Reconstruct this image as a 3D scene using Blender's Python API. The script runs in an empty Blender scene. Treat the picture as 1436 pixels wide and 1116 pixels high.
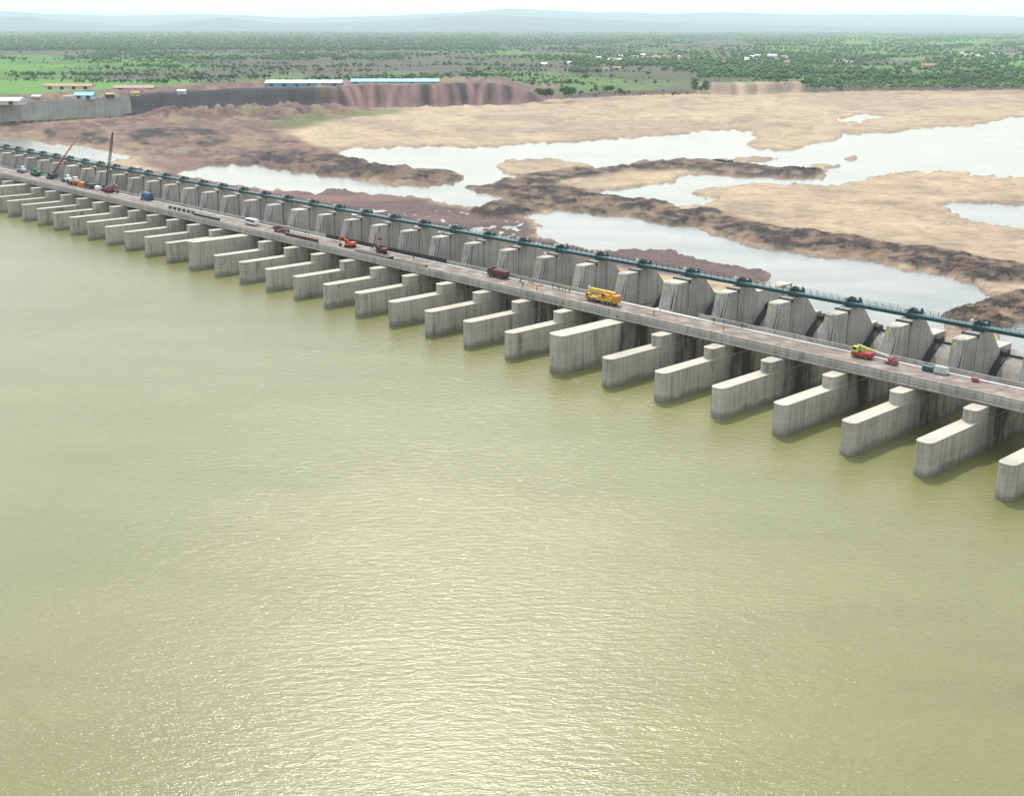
import bpy, bmesh, math, random
import numpy as np
from mathutils import Vector, Matrix

random.seed(7)
rng = np.random.default_rng(11)
scene = bpy.context.scene
C = scene.collection
PI = math.pi

# ------------------------------------------------------------------ camera
CAM_H = 95.97
FPX, PITCH, ROLL = 1691.49, 0.299914, 0.0017          # focal length in photo pixels, radians
cam_d = bpy.data.cameras.new('camera')
cam = bpy.data.objects.new('camera', cam_d)
C.objects.link(cam)
cam_d.sensor_width = 36.0
cam_d.lens = FPX / 1436 * 36.0
cam_d.clip_start = 1.0
cam_d.clip_end = 120000.0
cam.matrix_world = (Matrix.Translation((0, 0, CAM_H)) @ Matrix.Rotation(PI / 2 - PITCH, 4, 'X')
                    @ Matrix.Rotation(ROLL, 4, 'Z'))
scene.camera = cam

# ------------------------------------------------------------------ sky and sun
SUN_EL, SUN_AZ = math.radians(58), math.radians(-5)    # azimuth measured from +Y towards +X
w = bpy.data.worlds.new('World')
scene.world = w
w.use_nodes = True
nt = w.node_tree
nt.nodes.clear()
sky = nt.nodes.new('ShaderNodeTexSky')
sky.sky_type = 'NISHITA'
sky.sun_disc = False
sky.sun_elevation = SUN_EL
sky.sun_rotation = SUN_AZ
sky.altitude = 100
sky.air_density = 1.5
sky.dust_density = 3.0
sky.ozone_density = 1.0
bg = nt.nodes.new('ShaderNodeBackground')
bg.inputs['Strength'].default_value = 0.15
wo = nt.nodes.new('ShaderNodeOutputWorld')
veil = nt.nodes.new('ShaderNodeMix')            # thin white overcast spread evenly over the whole sky
veil.data_type = 'RGBA'
veil.inputs[0].default_value = 0.47
veil.inputs[7].default_value = (6.2, 6.4, 6.4, 1)
nt.links.new(sky.outputs[0], veil.inputs[6])
nt.links.new(veil.outputs[2], bg.inputs[0])
nt.links.new(bg.outputs[0], wo.inputs[0])

sun_d = bpy.data.lights.new('sun', 'SUN')
sun_d.energy = 2.25
sun_d.angle = math.radians(0.6)
sun_d.color = (1.0, 0.955, 0.88)
sun = bpy.data.objects.new('sun', sun_d)
C.objects.link(sun)
sdir = Vector((math.sin(SUN_AZ) * math.cos(SUN_EL), math.cos(SUN_AZ) * math.cos(SUN_EL), math.sin(SUN_EL)))
sun.rotation_euler = sdir.to_track_quat('Z', 'Y').to_euler()
sun.location = (0, 0, 600)

scene.view_settings.view_transform = 'Standard'
scene.view_settings.look = 'None'
scene.view_settings.exposure = 0.82
scene.view_settings.gamma = 1.0
scene.view_settings.use_curve_mapping = False
scene.cycles.volume_bounces = 1
scene.cycles.max_bounces = 8
scene.cycles.use_denoising = True

# ------------------------------------------------------------------ frames of reference
YAW = 0.817998631
S0, D0 = 238.71, 240.289
DV = Vector((math.cos(YAW), -math.sin(YAW), 0))       # along the barrage (towards the near end)
MV = Vector((math.sin(YAW), math.cos(YAW), 0))        # downstream

def P(s, n, z=0.0):
    v = DV * (s - S0) + MV * (D0 + n)
    return Vector((v.x, v.y, z))

def to_sn(x, y):
    return (x * DV.x + y * DV.y + S0, x * MV.x + y * MV.y - D0)

def G(u, v, z=-2.0):
    """photo pixel -> point of the horizontal plane at height z"""
    a, b = u - 718, v - 558
    cr, sr = math.cos(ROLL), math.sin(ROLL)
    a, b = cr * a + sr * b, -sr * a + cr * b
    c, s = math.cos(PITCH), math.sin(PITCH)
    x, yc, zc = a / FPX, 1.0, -b / FPX
    y = yc * c + zc * s
    zz = -yc * s + zc * c
    t = (z - CAM_H) / zz
    return Vector((x * t, y * t, z))

# ------------------------------------------------------------------ materials
MATS = {}
def new_mat(name):
    m = bpy.data.materials.new(name)
    m.use_nodes = True
    n = m.node_tree
    n.nodes.clear()
    out = n.nodes.new('ShaderNodeOutputMaterial')
    b = n.nodes.new('ShaderNodeBsdfPrincipled')
    n.links.new(b.outputs[0], out.inputs[0])
    MATS[name] = m
    return m, n, b

def ramp(n, fac, stops):
    r = n.nodes.new('ShaderNodeValToRGB')
    e = r.color_ramp.elements
    while len(e) < len(stops):
        e.new(0.5)
    for el, (p, c) in zip(e, stops):
        el.position = p
        el.color = (*c, 1) if len(c) == 3 else c
    n.links.new(fac, r.inputs[0])
    return r.outputs[0]

def noise(n, vec, scale, detail=4, rough=0.55):
    t = n.nodes.new('ShaderNodeTexNoise')
    t.inputs['Scale'].default_value = scale
    t.inputs['Detail'].default_value = detail
    t.inputs['Roughness'].default_value = rough
    if vec is not None:
        n.links.new(vec, t.inputs['Vector'])
    return t.outputs['Fac']

def mapping(n, vec, scale=(1, 1, 1), rot=(0, 0, 0)):
    m = n.nodes.new('ShaderNodeMapping')
    m.inputs['Scale'].default_value = scale
    m.inputs['Rotation'].default_value = rot
    n.links.new(vec, m.inputs['Vector'])
    return m.outputs[0]

def mix(n, fac, a, b, mode='MIX'):
    m = n.nodes.new('ShaderNodeMix')
    m.data_type = 'RGBA'
    m.blend_type = mode
    for sock, v in ((m.inputs[0], fac), (m.inputs[6], a), (m.inputs[7], b)):
        if isinstance(v, (int, float)):
            sock.default_value = v
        elif isinstance(v, tuple):
            sock.default_value = (*v, 1)
        else:
            n.links.new(v, sock)
    return m.outputs[2]

def math_n(n, op, a, b=None, clamp=False):
    m = n.nodes.new('ShaderNodeMath')
    m.operation = op
    m.use_clamp = clamp
    for i, v in enumerate((a, b)):
        if v is None:
            continue
        if isinstance(v, (int, float)):
            m.inputs[i].default_value = v
        else:
            n.links.new(v, m.inputs[i])
    return m.outputs[0]

def geo_pos(n):
    return n.nodes.new('ShaderNodeNewGeometry').outputs['Position']

def bump(n, b, h, strength=0.3, dist=0.05):
    bp = n.nodes.new('ShaderNodeBump')
    bp.inputs['Strength'].default_value = strength
    bp.inputs['Distance'].default_value = dist
    n.links.new(h, bp.inputs['Height'])
    n.links.new(bp.outputs[0], b.inputs['Normal'])

def concrete(name, base, streak=0.6, wet_shade=False, lifts=True):
    m, n, b = new_mat(name)
    pos = geo_pos(n)
    info = n.nodes.new('ShaderNodeObjectInfo')
    big = noise(n, pos, 0.09, 5)
    col = ramp(n, big, [(0.3, tuple(c * 0.80 for c in base)), (0.5, base), (0.72, tuple(min(1, c * 1.14) for c in base))])
    fine = noise(n, pos, 2.3, 5, 0.65)
    col = mix(n, 0.35, col, ramp(n, fine, [(0.3, (0.45,) * 3), (0.7, (1.0,) * 3)]), 'MULTIPLY')
    # rain streaks and formwork marks run down the faces
    st = noise(n, mapping(n, pos, (0.95, 0.95, 0.035)), 1.0, 4, 0.62)
    col = mix(n, streak, col, ramp(n, st, [(0.30, (0.34, 0.33, 0.32)), (0.52, (0.93, 0.92, 0.91)), (0.75, (1, 1, 1))]), 'MULTIPLY')
    if lifts:
        sx = n.nodes.new('ShaderNodeSeparateXYZ')
        n.links.new(pos, sx.inputs[0])
        z = sx.outputs[2]
        fr = math_n(n, 'FRACT', math_n(n, 'DIVIDE', z, 1.5))
        ln = math_n(n, 'LESS_THAN', fr, 0.055)
        gap = math_n(n, 'MULTIPLY', ln, math_n(n, 'MULTIPLY', noise(n, pos, 0.5, 2), 0.8, True))
        col = mix(n, gap, col, (0.13, 0.12, 0.11))
        # each lift poured from its own batch
        band = n.nodes.new('ShaderNodeTexWhiteNoise')
        band.noise_dimensions = '2D'
        cb = n.nodes.new('ShaderNodeCombineXYZ')
        n.links.new(math_n(n, 'FLOOR', math_n(n, 'DIVIDE', z, 1.5)), cb.inputs[0])
        n.links.new(info.outputs['Random'], cb.inputs[1])
        n.links.new(cb.outputs[0], band.inputs['Vector'])
        col = mix(n, 0.22, col, ramp(n, band.outputs['Value'], [(0, (0.62, 0.62, 0.64)), (1, (1, 0.98, 0.95))]), 'MULTIPLY')
    if wet_shade:
        sn = noise(n, mapping(n, pos, (0.22, 0.22, 0.07)), 1.0, 6, 0.7)
        col = mix(n, math_n(n, 'MULTIPLY', math_n(n, 'MULTIPLY', math_n(n, 'SUBTRACT', sn, 0.56), 9.0, True), 0.6, True), col, (0.085, 0.08, 0.065))
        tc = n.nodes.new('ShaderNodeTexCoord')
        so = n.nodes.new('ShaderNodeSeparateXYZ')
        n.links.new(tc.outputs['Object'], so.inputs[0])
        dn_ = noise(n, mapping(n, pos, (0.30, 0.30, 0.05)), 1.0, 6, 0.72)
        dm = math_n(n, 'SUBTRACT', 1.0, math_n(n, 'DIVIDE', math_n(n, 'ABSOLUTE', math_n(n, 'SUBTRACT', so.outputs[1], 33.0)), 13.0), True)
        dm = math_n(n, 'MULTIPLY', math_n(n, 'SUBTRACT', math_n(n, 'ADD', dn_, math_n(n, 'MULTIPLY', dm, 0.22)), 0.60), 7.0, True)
        col = mix(n, math_n(n, 'MULTIPLY', dm, 0.85), col, (0.045, 0.042, 0.037))  # drip stains gathered below the deck, with the deck's shade painted in too
        wn = noise(n, mapping(n, pos, (0.16, 0.16, 0.10)), 1.0, 6, 0.7)
        lvl = math_n(n, 'ADD', -0.9, math_n(n, 'MULTIPLY', wn, 5.4))
        d = math_n(n, 'SUBTRACT', lvl, z)
        fac = math_n(n, 'MULTIPLY', math_n(n, 'MULTIPLY', d, 0.9, True), 0.55, True)
        col = mix(n, fac, col, (0.10, 0.095, 0.08))
    col = mix(n, 0.30, col, ramp(n, info.outputs['Random'], [(0, (0.66, 0.65, 0.63)), (1, (1, 1, 1))]), 'MULTIPLY')
    n.links.new(col, b.inputs['Base Color'])
    b.inputs['Roughness'].default_value = 0.88
    bump(n, b, fine, 0.35, 0.04)
    return m

def plain(name, col, rough=0.5, metal=0.0, wear=0.25, scale=1.5):
    m, n, b = new_mat(name)
    pos = geo_pos(n)
    f = noise(n, pos, scale, 5, 0.6)
    c = mix(n, wear, col, ramp(n, f, [(0.32, (0.25, 0.22, 0.2)), (0.6, (1, 1, 1))]), 'MULTIPLY')
    n.links.new(c, b.inputs['Base Color'])
    b.inputs['Roughness'].default_value = rough
    b.inputs['Metallic'].default_value = metal
    return m

concrete('pier_concrete', (0.50, 0.46, 0.39), 0.62, wet_shade=True)
concrete('tower_concrete', (0.47, 0.445, 0.40), 0.7)
concrete('cap_concrete', (0.47, 0.44, 0.36), 0.15, lifts=False)
concrete('deck_concrete', (0.42, 0.385, 0.335), 0.7, lifts=False)
concrete('kerb_concrete', (0.58, 0.56, 0.52), 0.2, lifts=False)
concrete('wall_concrete', (0.46, 0.45, 0.40), 0.6)
concrete('gate_skin', (0.36, 0.34, 0.29), 0.5, lifts=False)
plain('slot_dark', (0.05, 0.048, 0.045), 0.9)
plain('teal_paint', (0.010, 0.060, 0.062), 0.4, 0.1, 0.4)
plain('teal_light', (0.035, 0.11, 0.12), 0.4, 0.1, 0.35)
plain('machine_dark', (0.025, 0.04, 0.045), 0.55)
plain('machine_brown', (0.06, 0.045, 0.04), 0.6)
plain('cabinet_white', (0.62, 0.66, 0.58), 0.5)
plain('yellow_paint', (0.66, 0.42, 0.04), 0.5, 0, 0.5)
plain('orange_paint', (0.60, 0.22, 0.04), 0.5, 0, 0.5)
plain('red_orange', (0.66, 0.10, 0.03), 0.45, 0, 0.3)
plain('red_paint', (0.42, 0.03, 0.025), 0.5, 0, 0.45)
plain('pink_red', (0.38, 0.11, 0.10), 0.5, 0, 0.3)
plain('magenta_red', (0.30, 0.04, 0.075), 0.5, 0, 0.3)
plain('maroon_paint', (0.13, 0.02, 0.025), 0.5, 0, 0.35)
plain('green_paint', (0.035, 0.19, 0.10), 0.45, 0, 0.3)
plain('dark_green', (0.015, 0.06, 0.035), 0.5)
plain('blue_paint', (0.03, 0.085, 0.18), 0.5, 0, 0.3)
plain('lime_yellow', (0.55, 0.54, 0.13), 0.45, 0, 0.3)
plain('white_paint', (0.72, 0.72, 0.70), 0.4, 0, 0.2)
plain('lilac_paint', (0.55, 0.42, 0.52), 0.5, 0, 0.25)
plain('rubber', (0.018, 0.018, 0.019), 0.85)
plain('rim_grey', (0.35, 0.35, 0.36), 0.4, 0.4)
plain('window_glass', (0.02, 0.03, 0.035), 0.1, 0, 0.0)
plain('dark_steel', (0.045, 0.04, 0.04), 0.6, 0.3)
plain('rust_steel', (0.12, 0.06, 0.05), 0.75, 0.1)
plain('timber', (0.36, 0.24, 0.13), 0.8)
plain('yellow_mark', (0.46, 0.46, 0.19), 0.85, 0, 0.6, 2.0)
plain('skin', (0.22, 0.12, 0.08), 0.6, 0, 0)
plain('shirt_dark', (0.03, 0.03, 0.05), 0.9, 0, 0)
plain('shirt_orange', (0.70, 0.20, 0.04), 0.9, 0, 0)
plain('shirt_white', (0.65, 0.65, 0.62), 0.9, 0, 0)
plain('trousers', (0.04, 0.045, 0.07), 0.9, 0, 0)
plain('roof_blue', (0.10, 0.36, 0.55), 0.5, 0, 0.2, 0.2)
plain('roof_white', (0.50, 0.62, 0.66), 0.5, 0, 0.2, 0.2)
plain('roof_rust', (0.35, 0.20, 0.16), 0.7, 0, 0.2, 0.2)
plain('roof_tile', (0.38, 0.17, 0.12), 0.8, 0, 0.3, 0.5)
plain('house_wall', (0.62, 0.58, 0.54), 0.8, 0, 0.2, 0.5)
plain('house_pink', (0.55, 0.38, 0.34), 0.8, 0, 0.2, 0.5)
plain('bark', (0.09, 0.065, 0.045), 0.9)
plain('boulder_dark', (0.06, 0.055, 0.05), 0.9)

def road_mat():
    m, n, b = new_mat('road_dusty')
    pos = geo_pos(n)
    f = noise(n, pos, 0.22, 6, 0.6)
    col = ramp(n, f, [(0.3, (0.125, 0.110, 0.100)), (0.5, (0.195, 0.155, 0.130)), (0.7, (0.34, 0.295, 0.26))])
    st = noise(n, mapping(n, pos, (0.05, 1.3, 1), (0, 0, YAW)), 1.0, 4)
    col = mix(n, 0.5, col, ramp(n, st, [(0.3, (0.5, 0.48, 0.46)), (0.65, (1, 1, 1))]), 'MULTIPLY')
    n.links.new(col, b.inputs['Base Color'])
    b.inputs['Roughness'].default_value = 0.92
road_mat()

def water_mat(name, c1, c2, rough, bump_s, big=0.006, scl=1.0):
    m, n, b = new_mat(name)
    pos = geo_pos(n)
    f = noise(n, mapping(n, pos, (1.0, 2.2, 1), (0, 0, 0.5)), big, 6, 0.62)
    n.links.new(ramp(n, f, [(0.3, c1), (0.7, c2)]), b.inputs['Base Color'])
    b.inputs['Roughness'].default_value = rough
    b.inputs['IOR'].default_value = 1.48 if name == 'river_water' else 1.36
    a1 = noise(n, mapping(n, pos, (1.25 * scl, 3.0 * scl, 1), (0, 0, math.radians(-24))), 1.0, 3, 0.6)
    a2 = noise(n, mapping(n, pos, (0.32 * scl, 0.9 * scl, 1), (0, 0, math.radians(-14))), 1.0, 3, 0.5)
    gust = noise(n, mapping(n, pos, (0.012, 0.03, 1), (0, 0, 0.3)), 1.0, 4, 0.6)
    gf = math_n(n, 'ADD', 0.5, gust)
    h = math_n(n, 'ADD', math_n(n, 'MULTIPLY', math_n(n, 'MULTIPLY', a1, gf), 0.34), math_n(n, 'MULTIPLY', a2, 0.55))
    bump(n, b, h, 1.0, bump_s)
    return m
water_mat('river_water', (0.120, 0.120, 0.036), (0.185, 0.188, 0.072), 0.17, 0.34)
m_tail = water_mat('tail_water', (0.095, 0.108, 0.098), (0.215, 0.21, 0.185), 0.12, 0.08, 0.014)

def ground_mat(name, rough_scale=1.0):
    m, n, b = new_mat(name)
    a = n.nodes.new('ShaderNodeVertexColor')
    a.layer_name = 'soil'
    pos = geo_pos(n)
    f1 = noise(n, pos, 0.25, 6, 0.65)
    f2 = noise(n, pos, 0.03, 5, 0.6)
    col = mix(n, 0.32, a.outputs[0], ramp(n, f1, [(0.34, (0.45, 0.43, 0.42)), (0.6, (1.12, 1.1, 1.08))]), 'MULTIPLY')
    col = mix(n, 0.25, col, ramp(n, f2, [(0.32, (0.6, 0.56, 0.54)), (0.62, (1.12, 1.12, 1.1))]), 'MULTIPLY')
    n.links.new(col, b.inputs['Base Color'])
    b.inputs['Roughness'].default_value = 0.95
    b.inputs['Specular IOR Level'].default_value = 0.2
    bump(n, b, f1, 0.45, 0.5)
    return m
ground_mat('ground_soil')

def leaf_mat(name, c1, c2, c3, scale=0.35):
    m, n, b = new_mat(name)
    pos = geo_pos(n)
    info = n.nodes.new('ShaderNodeObjectInfo')
    f = noise(n, pos, scale, 3, 0.6)
    col = ramp(n, f, [(0.3, c1), (0.5, c2), (0.72, c3)])
    col = mix(n, 0.45, col, ramp(n, info.outputs['Random'], [(0, (0.5, 0.62, 0.5)), (1, (1, 1, 0.9))]), 'MULTIPLY')
    n.links.new(col, b.inputs['Base Color'])
    b.inputs['Roughness'].default_value = 0.8
    b.inputs['Specular IOR Level'].default_value = 0.2
    return m
leaf_mat('foliage', (0.018, 0.045, 0.018), (0.035, 0.085, 0.028), (0.075, 0.15, 0.04))
leaf_mat('foliage_light', (0.04, 0.10, 0.025), (0.07, 0.18, 0.04), (0.11, 0.24, 0.05))
leaf_mat('forest_foliage', (0.030, 0.066, 0.026), (0.055, 0.120, 0.040), (0.095, 0.18, 0.05), 0.012)
plain('hill_scrub', (0.06, 0.08, 0.06), 0.95, 0, 0.5, 0.003)

# ------------------------------------------------------------------ mesh building helpers
class MB:
    """collects boxes, prisms, tubes into one mesh"""
    def __init__(self):
        self.v, self.f = [], []
    def add(self, verts, faces):
        o = len(self.v)
        self.v += [tuple(x) for x in verts]
        self.f += [tuple(i + o for i in f) for f in faces]
        return self
    def box(self, x0, x1, y0, y1, z0, z1):
        vs = [(x0, y0, z0), (x1, y0, z0), (x1, y1, z0), (x0, y1, z0), (x0, y0, z1), (x1, y0, z1), (x1, y1, z1), (x0, y1, z1)]
        return self.add(vs, [(3, 2, 1, 0), (4, 5, 6, 7), (0, 1, 5, 4), (1, 2, 6, 5), (2, 3, 7, 6), (3, 0, 4, 7)])
    def frust(self, x0, x1, y0, y1, z0, X0, X1, Y0, Y1, z1):
        vs = [(x0, y0, z0), (x1, y0, z0), (x1, y1, z0), (x0, y1, z0), (X0, Y0, z1), (X1, Y0, z1), (X1, Y1, z1), (X0, Y1, z1)]
        return self.add(vs, [(3, 2, 1, 0), (4, 5, 6, 7), (0, 1, 5, 4), (1, 2, 6, 5), (2, 3, 7, 6), (3, 0, 4, 7)])
    def prism_z(self, poly, z0, z1, shift=(0, 0)):
        n = len(poly)
        vs = [(x, y, z0) for x, y in poly] + [(x + shift[0], y + shift[1], z1) for x, y in poly]
        fs = [tuple(range(n - 1, -1, -1)), tuple(range(n, 2 * n))] + [(i, (i + 1) % n, n + (i + 1) % n, n + i) for i in range(n)]
        return self.add(vs, fs)
    def prism_x(self, poly, x0, x1):                 # poly in (y,z), counter-clockwise
        n = len(poly)
        vs = [(x0, y, z) for y, z in poly] + [(x1, y, z) for y, z in poly]
        fs = [tuple(range(n - 1, -1, -1)), tuple(range(n, 2 * n))] + [(i, (i + 1) % n, n + (i + 1) % n, n + i) for i in range(n)]
        return self.add(vs, fs)
    def prism_y(self, poly, y0, y1):                 # poly in (x,z), counter-clockwise seen from -y
        n = len(poly)
        vs = [(x, y0, z) for x, z in poly] + [(x, y1, z) for x, z in poly]
        fs = [tuple(range(n)), tuple(range(2 * n - 1, n - 1, -1))] + [((i + 1) % n, i, n + i, n + (i + 1) % n) for i in range(n)]
        return self.add(vs, fs)
    def tube(self, a, b, r0, r1=None, k=8):
        r1 = r0 if r1 is None else r1
        a, b = Vector(a), Vector(b)
        d = (b - a).normalized()
        u = d.orthogonal().normalized()
        v = d.cross(u)
        vs = []
        for p, r in ((a, r0), (b, r1)):
            for i in range(k):
                t = 2 * PI * i / k
                vs.append(p + u * (r * math.cos(t)) + v * (r * math.sin(t)))
        fs = [(i, (i + 1) % k, k + (i + 1) % k, k + i) for i in range(k)] + [tuple(range(k - 1, -1, -1)), tuple(range(k, 2 * k))]
        return self.add(vs, fs)
    def mesh(self, name, mat, smooth=False, bevel=0.0):
        me = bpy.data.meshes.new(name)
        me.from_pydata(self.v, [], self.f)
        bm = bmesh.new()
        bm.from_mesh(me)
        bmesh.ops.recalc_face_normals(bm, faces=bm.faces)
        if bevel:
            bmesh.ops.bevel(bm, geom=[e for e in bm.edges if len(e.link_faces) == 2 and e.calc_face_angle(0) > 0.6],
                            offset=bevel, segments=1, affect='EDGES', clamp_overlap=True)
        bm.to_mesh(me)
        bm.free()
        me.materials.append(MATS[mat])
        if smooth:
            me.polygons.foreach_set('use_smooth', [True] * len(me.polygons))
        me.update()
        return me
    def obj(self, name, mat, parent=None, smooth=False, bevel=0.0):
        return link(name, self.mesh(name, mat, smooth, bevel), parent)

def link(name, me, parent=None, loc=None, rz=0.0):
    o = bpy.data.objects.new(name, me)
    C.objects.link(o)
    if parent is not None:
        o.parent = parent
    if loc is not None:
        o.location = loc
    if rz:
        o.rotation_euler.z = rz
    return o

def thing(name, label, cat, loc=(0, 0, 0), rz=0.0, group=None):
    o = link(name, None, None, loc, rz)
    tag(o, label, cat, group)
    return o

def tag(o, label=None, cat=None, group=None, kind=None):
    if label: o['label'] = label
    if cat: o['category'] = cat
    if group: o['group'] = group
    if kind: o['kind'] = kind
    return o

ORD = ['zeroth', 'first', 'second', 'third', 'fourth', 'fifth', 'sixth', 'seventh', 'eighth', 'ninth', 'tenth', 'eleventh', 'twelfth']

# ------------------------------------------------------------------ the ground downstream
# value noise in numpy
def _hash(ix, iy, seed):
    h = (ix.astype(np.int64) * 374761393 + iy.astype(np.int64) * 668265263 + seed * 144665) & 0xFFFFFFFF
    h = ((h ^ (h >> 13)) * 1274126177) & 0xFFFFFFFF
    return ((h ^ (h >> 16)) & 0xFFFF) / 65535.0
def vnoise(x, y, seed=0):
    ix, iy = np.floor(x), np.floor(y)
    fx, fy = x - ix, y - iy
    fx = fx * fx * (3 - 2 * fx)
    fy = fy * fy * (3 - 2 * fy)
    a, b = _hash(ix, iy, seed), _hash(ix + 1, iy, seed)
    c, d = _hash(ix, iy + 1, seed), _hash(ix + 1, iy + 1, seed)
    return (a + (b - a) * fx) * (1 - fy) + (c + (d - c) * fx) * fy
def fbm(x, y, seed=0, oct=4, gain=0.5):
    s, a, t = 0, 1, 0
    for i in range(oct):
        s = s + a * vnoise(x * 2 ** i, y * 2 ** i, seed + i * 17)
        t += a
        a *= gain
    return s / t
def inside(poly, U, V):
    r = np.zeros(U.shape, bool)
    n = len(poly)
    xs = [p[0] for p in poly]; ys = [p[1] for p in poly]
    box = (U > min(xs)) & (U < max(xs)) & (V > min(ys)) & (V < max(ys))
    u, v = U[box], V[box]
    q = np.zeros(u.shape, bool)
    for i in range(n):
        x0, y0 = poly[i]; x1, y1 = poly[i - 1]
        if y0 == y1:
            continue
        c = ((y0 > v) != (y1 > v)) & (u < (x1 - x0) * (v - y0) / (y1 - y0) + x0)
        q ^= c
    r[box] = q
    return r
def blur(A, ru, rv):
    for ax, r in ((1, ru), (0, rv)):
        r = int(r)
        if r < 1:
            continue
        for _ in range(2):
            pad = [(0, 0), (0, 0)]
            pad[ax] = (r + 1, r)
            c = np.cumsum(np.pad(A, pad, mode='edge'), axis=ax)
            A = (np.take(c, range(2 * r + 1, c.shape[ax]), axis=ax) - np.take(c, range(0, c.shape[ax] - 2 * r - 1), axis=ax)) / (2 * r + 1)
    return A
def sstep(a, b, x):
    t = np.clip((x - a) / (b - a), 0, 1)
    return t * t * (3 - 2 * t)

# survey of the river bed: outlines on the water plane, noted as bearings in the photograph's frame
WATER = [
 [(475,213),(490,208),(560,206),(640,207),(720,203),(800,199),(880,195),(950,188),(1000,184),(1040,182),(1060,187),(1075,190),(1060,197),(1050,203),(1080,208),(1120,206),(1150,200),(1175,195),(1185,190),(1210,187),(1250,185),(1290,183),(1340,180),(1390,172),(1420,163),(1700,140),(1700,252),(1436,249),(1380,247),(1320,240),(1270,243),(1220,252),(1170,261),(1120,258),(1060,257),(1000,263),(965,268),(978,276),(1010,280),(1000,286),(945,293),(930,284),(880,279),(815,273),(870,267),(930,256),(960,246),(1000,246),(1060,249),(1150,250),(1168,241),(1112,236),(1030,232),(1115,223),(1060,220),(1000,226),(960,225),(905,226),(850,236),(848,237),(830,233),(780,224),(720,225),(688,231),(700,240),(740,250),(700,255),(650,262),(660,268),(692,266),(704,275),(678,292),(649,292),(607,281),(560,275),(534,273),(461,264),(448,273),(408,269),(369,266),(329,259),(285,252),(242,245),(262,240),(300,232),(355,230),(385,238),(428,241),(454,247),(500,252),(526,258),(560,260),(590,262),(636,258),(651,247),(637,238),(590,238),(556,235),(519,229),(500,227)],
 [(737,303),(788,295),(796,299),(824,295),(829,300),(843,306),(891,303),(905,309),(955,320),(969,318),(1002,328),(1018,331),(1040,343),(1070,350),(1103,352),(1121,358),(1167,361),(1213,365),(1258,375),(1273,382),(1288,378),(1307,385),(1334,388),(1364,397),(1377,410),(1401,418),(1349,434),(1310,445),(1260,450),(1110,410),(1060,398),(1090,384),(1040,376),(1000,367),(960,357),(920,348),(877,352),(840,353),(818,350),(779,339),(757,331),(746,323),(757,314)],
 [(1319,285),(1334,283),(1364,285),(1391,286),(1436,289),(1600,296),(1600,330),(1436,321),(1394,317),(1364,311),(1349,303),(1331,295)],
 [(-200,192),(0,196),(30,195),(67,200),(97,206),(131,208),(162,216),(202,222),(162,226),(130,231),(100,227),(60,219),(0,210),(-200,204)],
 [(1170,165),(1200,163),(1212,159),(1238,161),(1228,167),(1195,170),(1180,171)],
 [(1392,466),(1412,460),(1436,452),(1600,425),(1600,560),(1436,500)],
]
ISLES = [
 [(1050,203),(1100,206),(1140,203),(1130,210),(1090,212),(1050,209)],
 [(1130,235),(1150,230),(1175,232),(1160,236),(1140,238)],
 [(1175,222),(1205,219),(1215,222),(1190,226)],
 [(1380,204),(1395,203),(1395,205),(1382,206)],
 [(1405,205),(1415,203),(1415,206)],
]
MUCK = [
 [(650,264),(690,256),(740,249),(790,242),(850,235),(905,227),(960,226),(1010,231),(1050,234),(1110,237),(1155,241),(1145,248),(1090,247),(1040,245),(1000,240),(940,238),(880,239),(820,247),(770,256),(760,262),(800,268),(830,277),(870,280),(915,283),(935,292),(960,300),(990,297),(1015,305),(1010,318),(960,318),(905,308),(880,303),(840,305),(800,298),(780,293),(740,298),(690,305),(650,302),(680,292),(705,276),(660,270)],
 [(1000,306),(1050,316),(1110,326),(1180,334),(1240,346),(1290,350),(1340,360),(1400,372),(1600,400),(1600,424),(1436,398),(1380,396),(1330,385),(1280,374),(1210,360),(1150,354),(1100,348),(1050,338),(1005,324)],
 [(395,214),(430,222),(480,226),(520,231),(570,236),(640,244),(640,257),(560,254),(500,250),(455,244),(400,236),(370,228),(340,222)],
 [(1300,447),(1340,436),(1380,426),(1436,413),(1600,385),(1600,425),(1436,452),(1400,464),(1370,470)],
 [(60,184),(110,190),(150,196),(150,204),(100,199),(70,192)], [(185,190),(240,186),(290,189),(330,196),(300,206),(220,205),(190,199)],
]
EXCAV = [(-300,190),(0,178),(180,164),(240,158),(330,152),(480,150),(560,151),(480,166),(405,185),(420,202),(470,213),(500,228),(640,246),(600,262),(500,252),(380,240),(290,236),(210,222),(120,205),(0,194),(-300,200)]
MUD = [(200,224),(300,230),(250,243),(290,255),(400,270),(460,262),(540,272),(600,282),(650,294),(690,303),(740,297),(735,305),(757,335),(840,354),(920,346),(1000,364),(1090,382),(1060,400),(800,372),(600,330),(400,290),(240,255)]
GREEN = [[(370,180),(430,168),(520,157),(572,153),(560,158),(470,168),(425,182)], [(1178,200),(1200,190),(1250,186),(1270,188),(1255,197),(1215,204)]]
BANK = [(-600,215),(-200,192),(0,178),(183,164),(240,158),(330,153),(420,152),(480,153),(560,152),(640,150),(700,149),(755,146),(770,141),(870,136),(960,133),(1040,135),(1130,131),(1200,129),(1436,127.5),(2000,124)]

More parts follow.
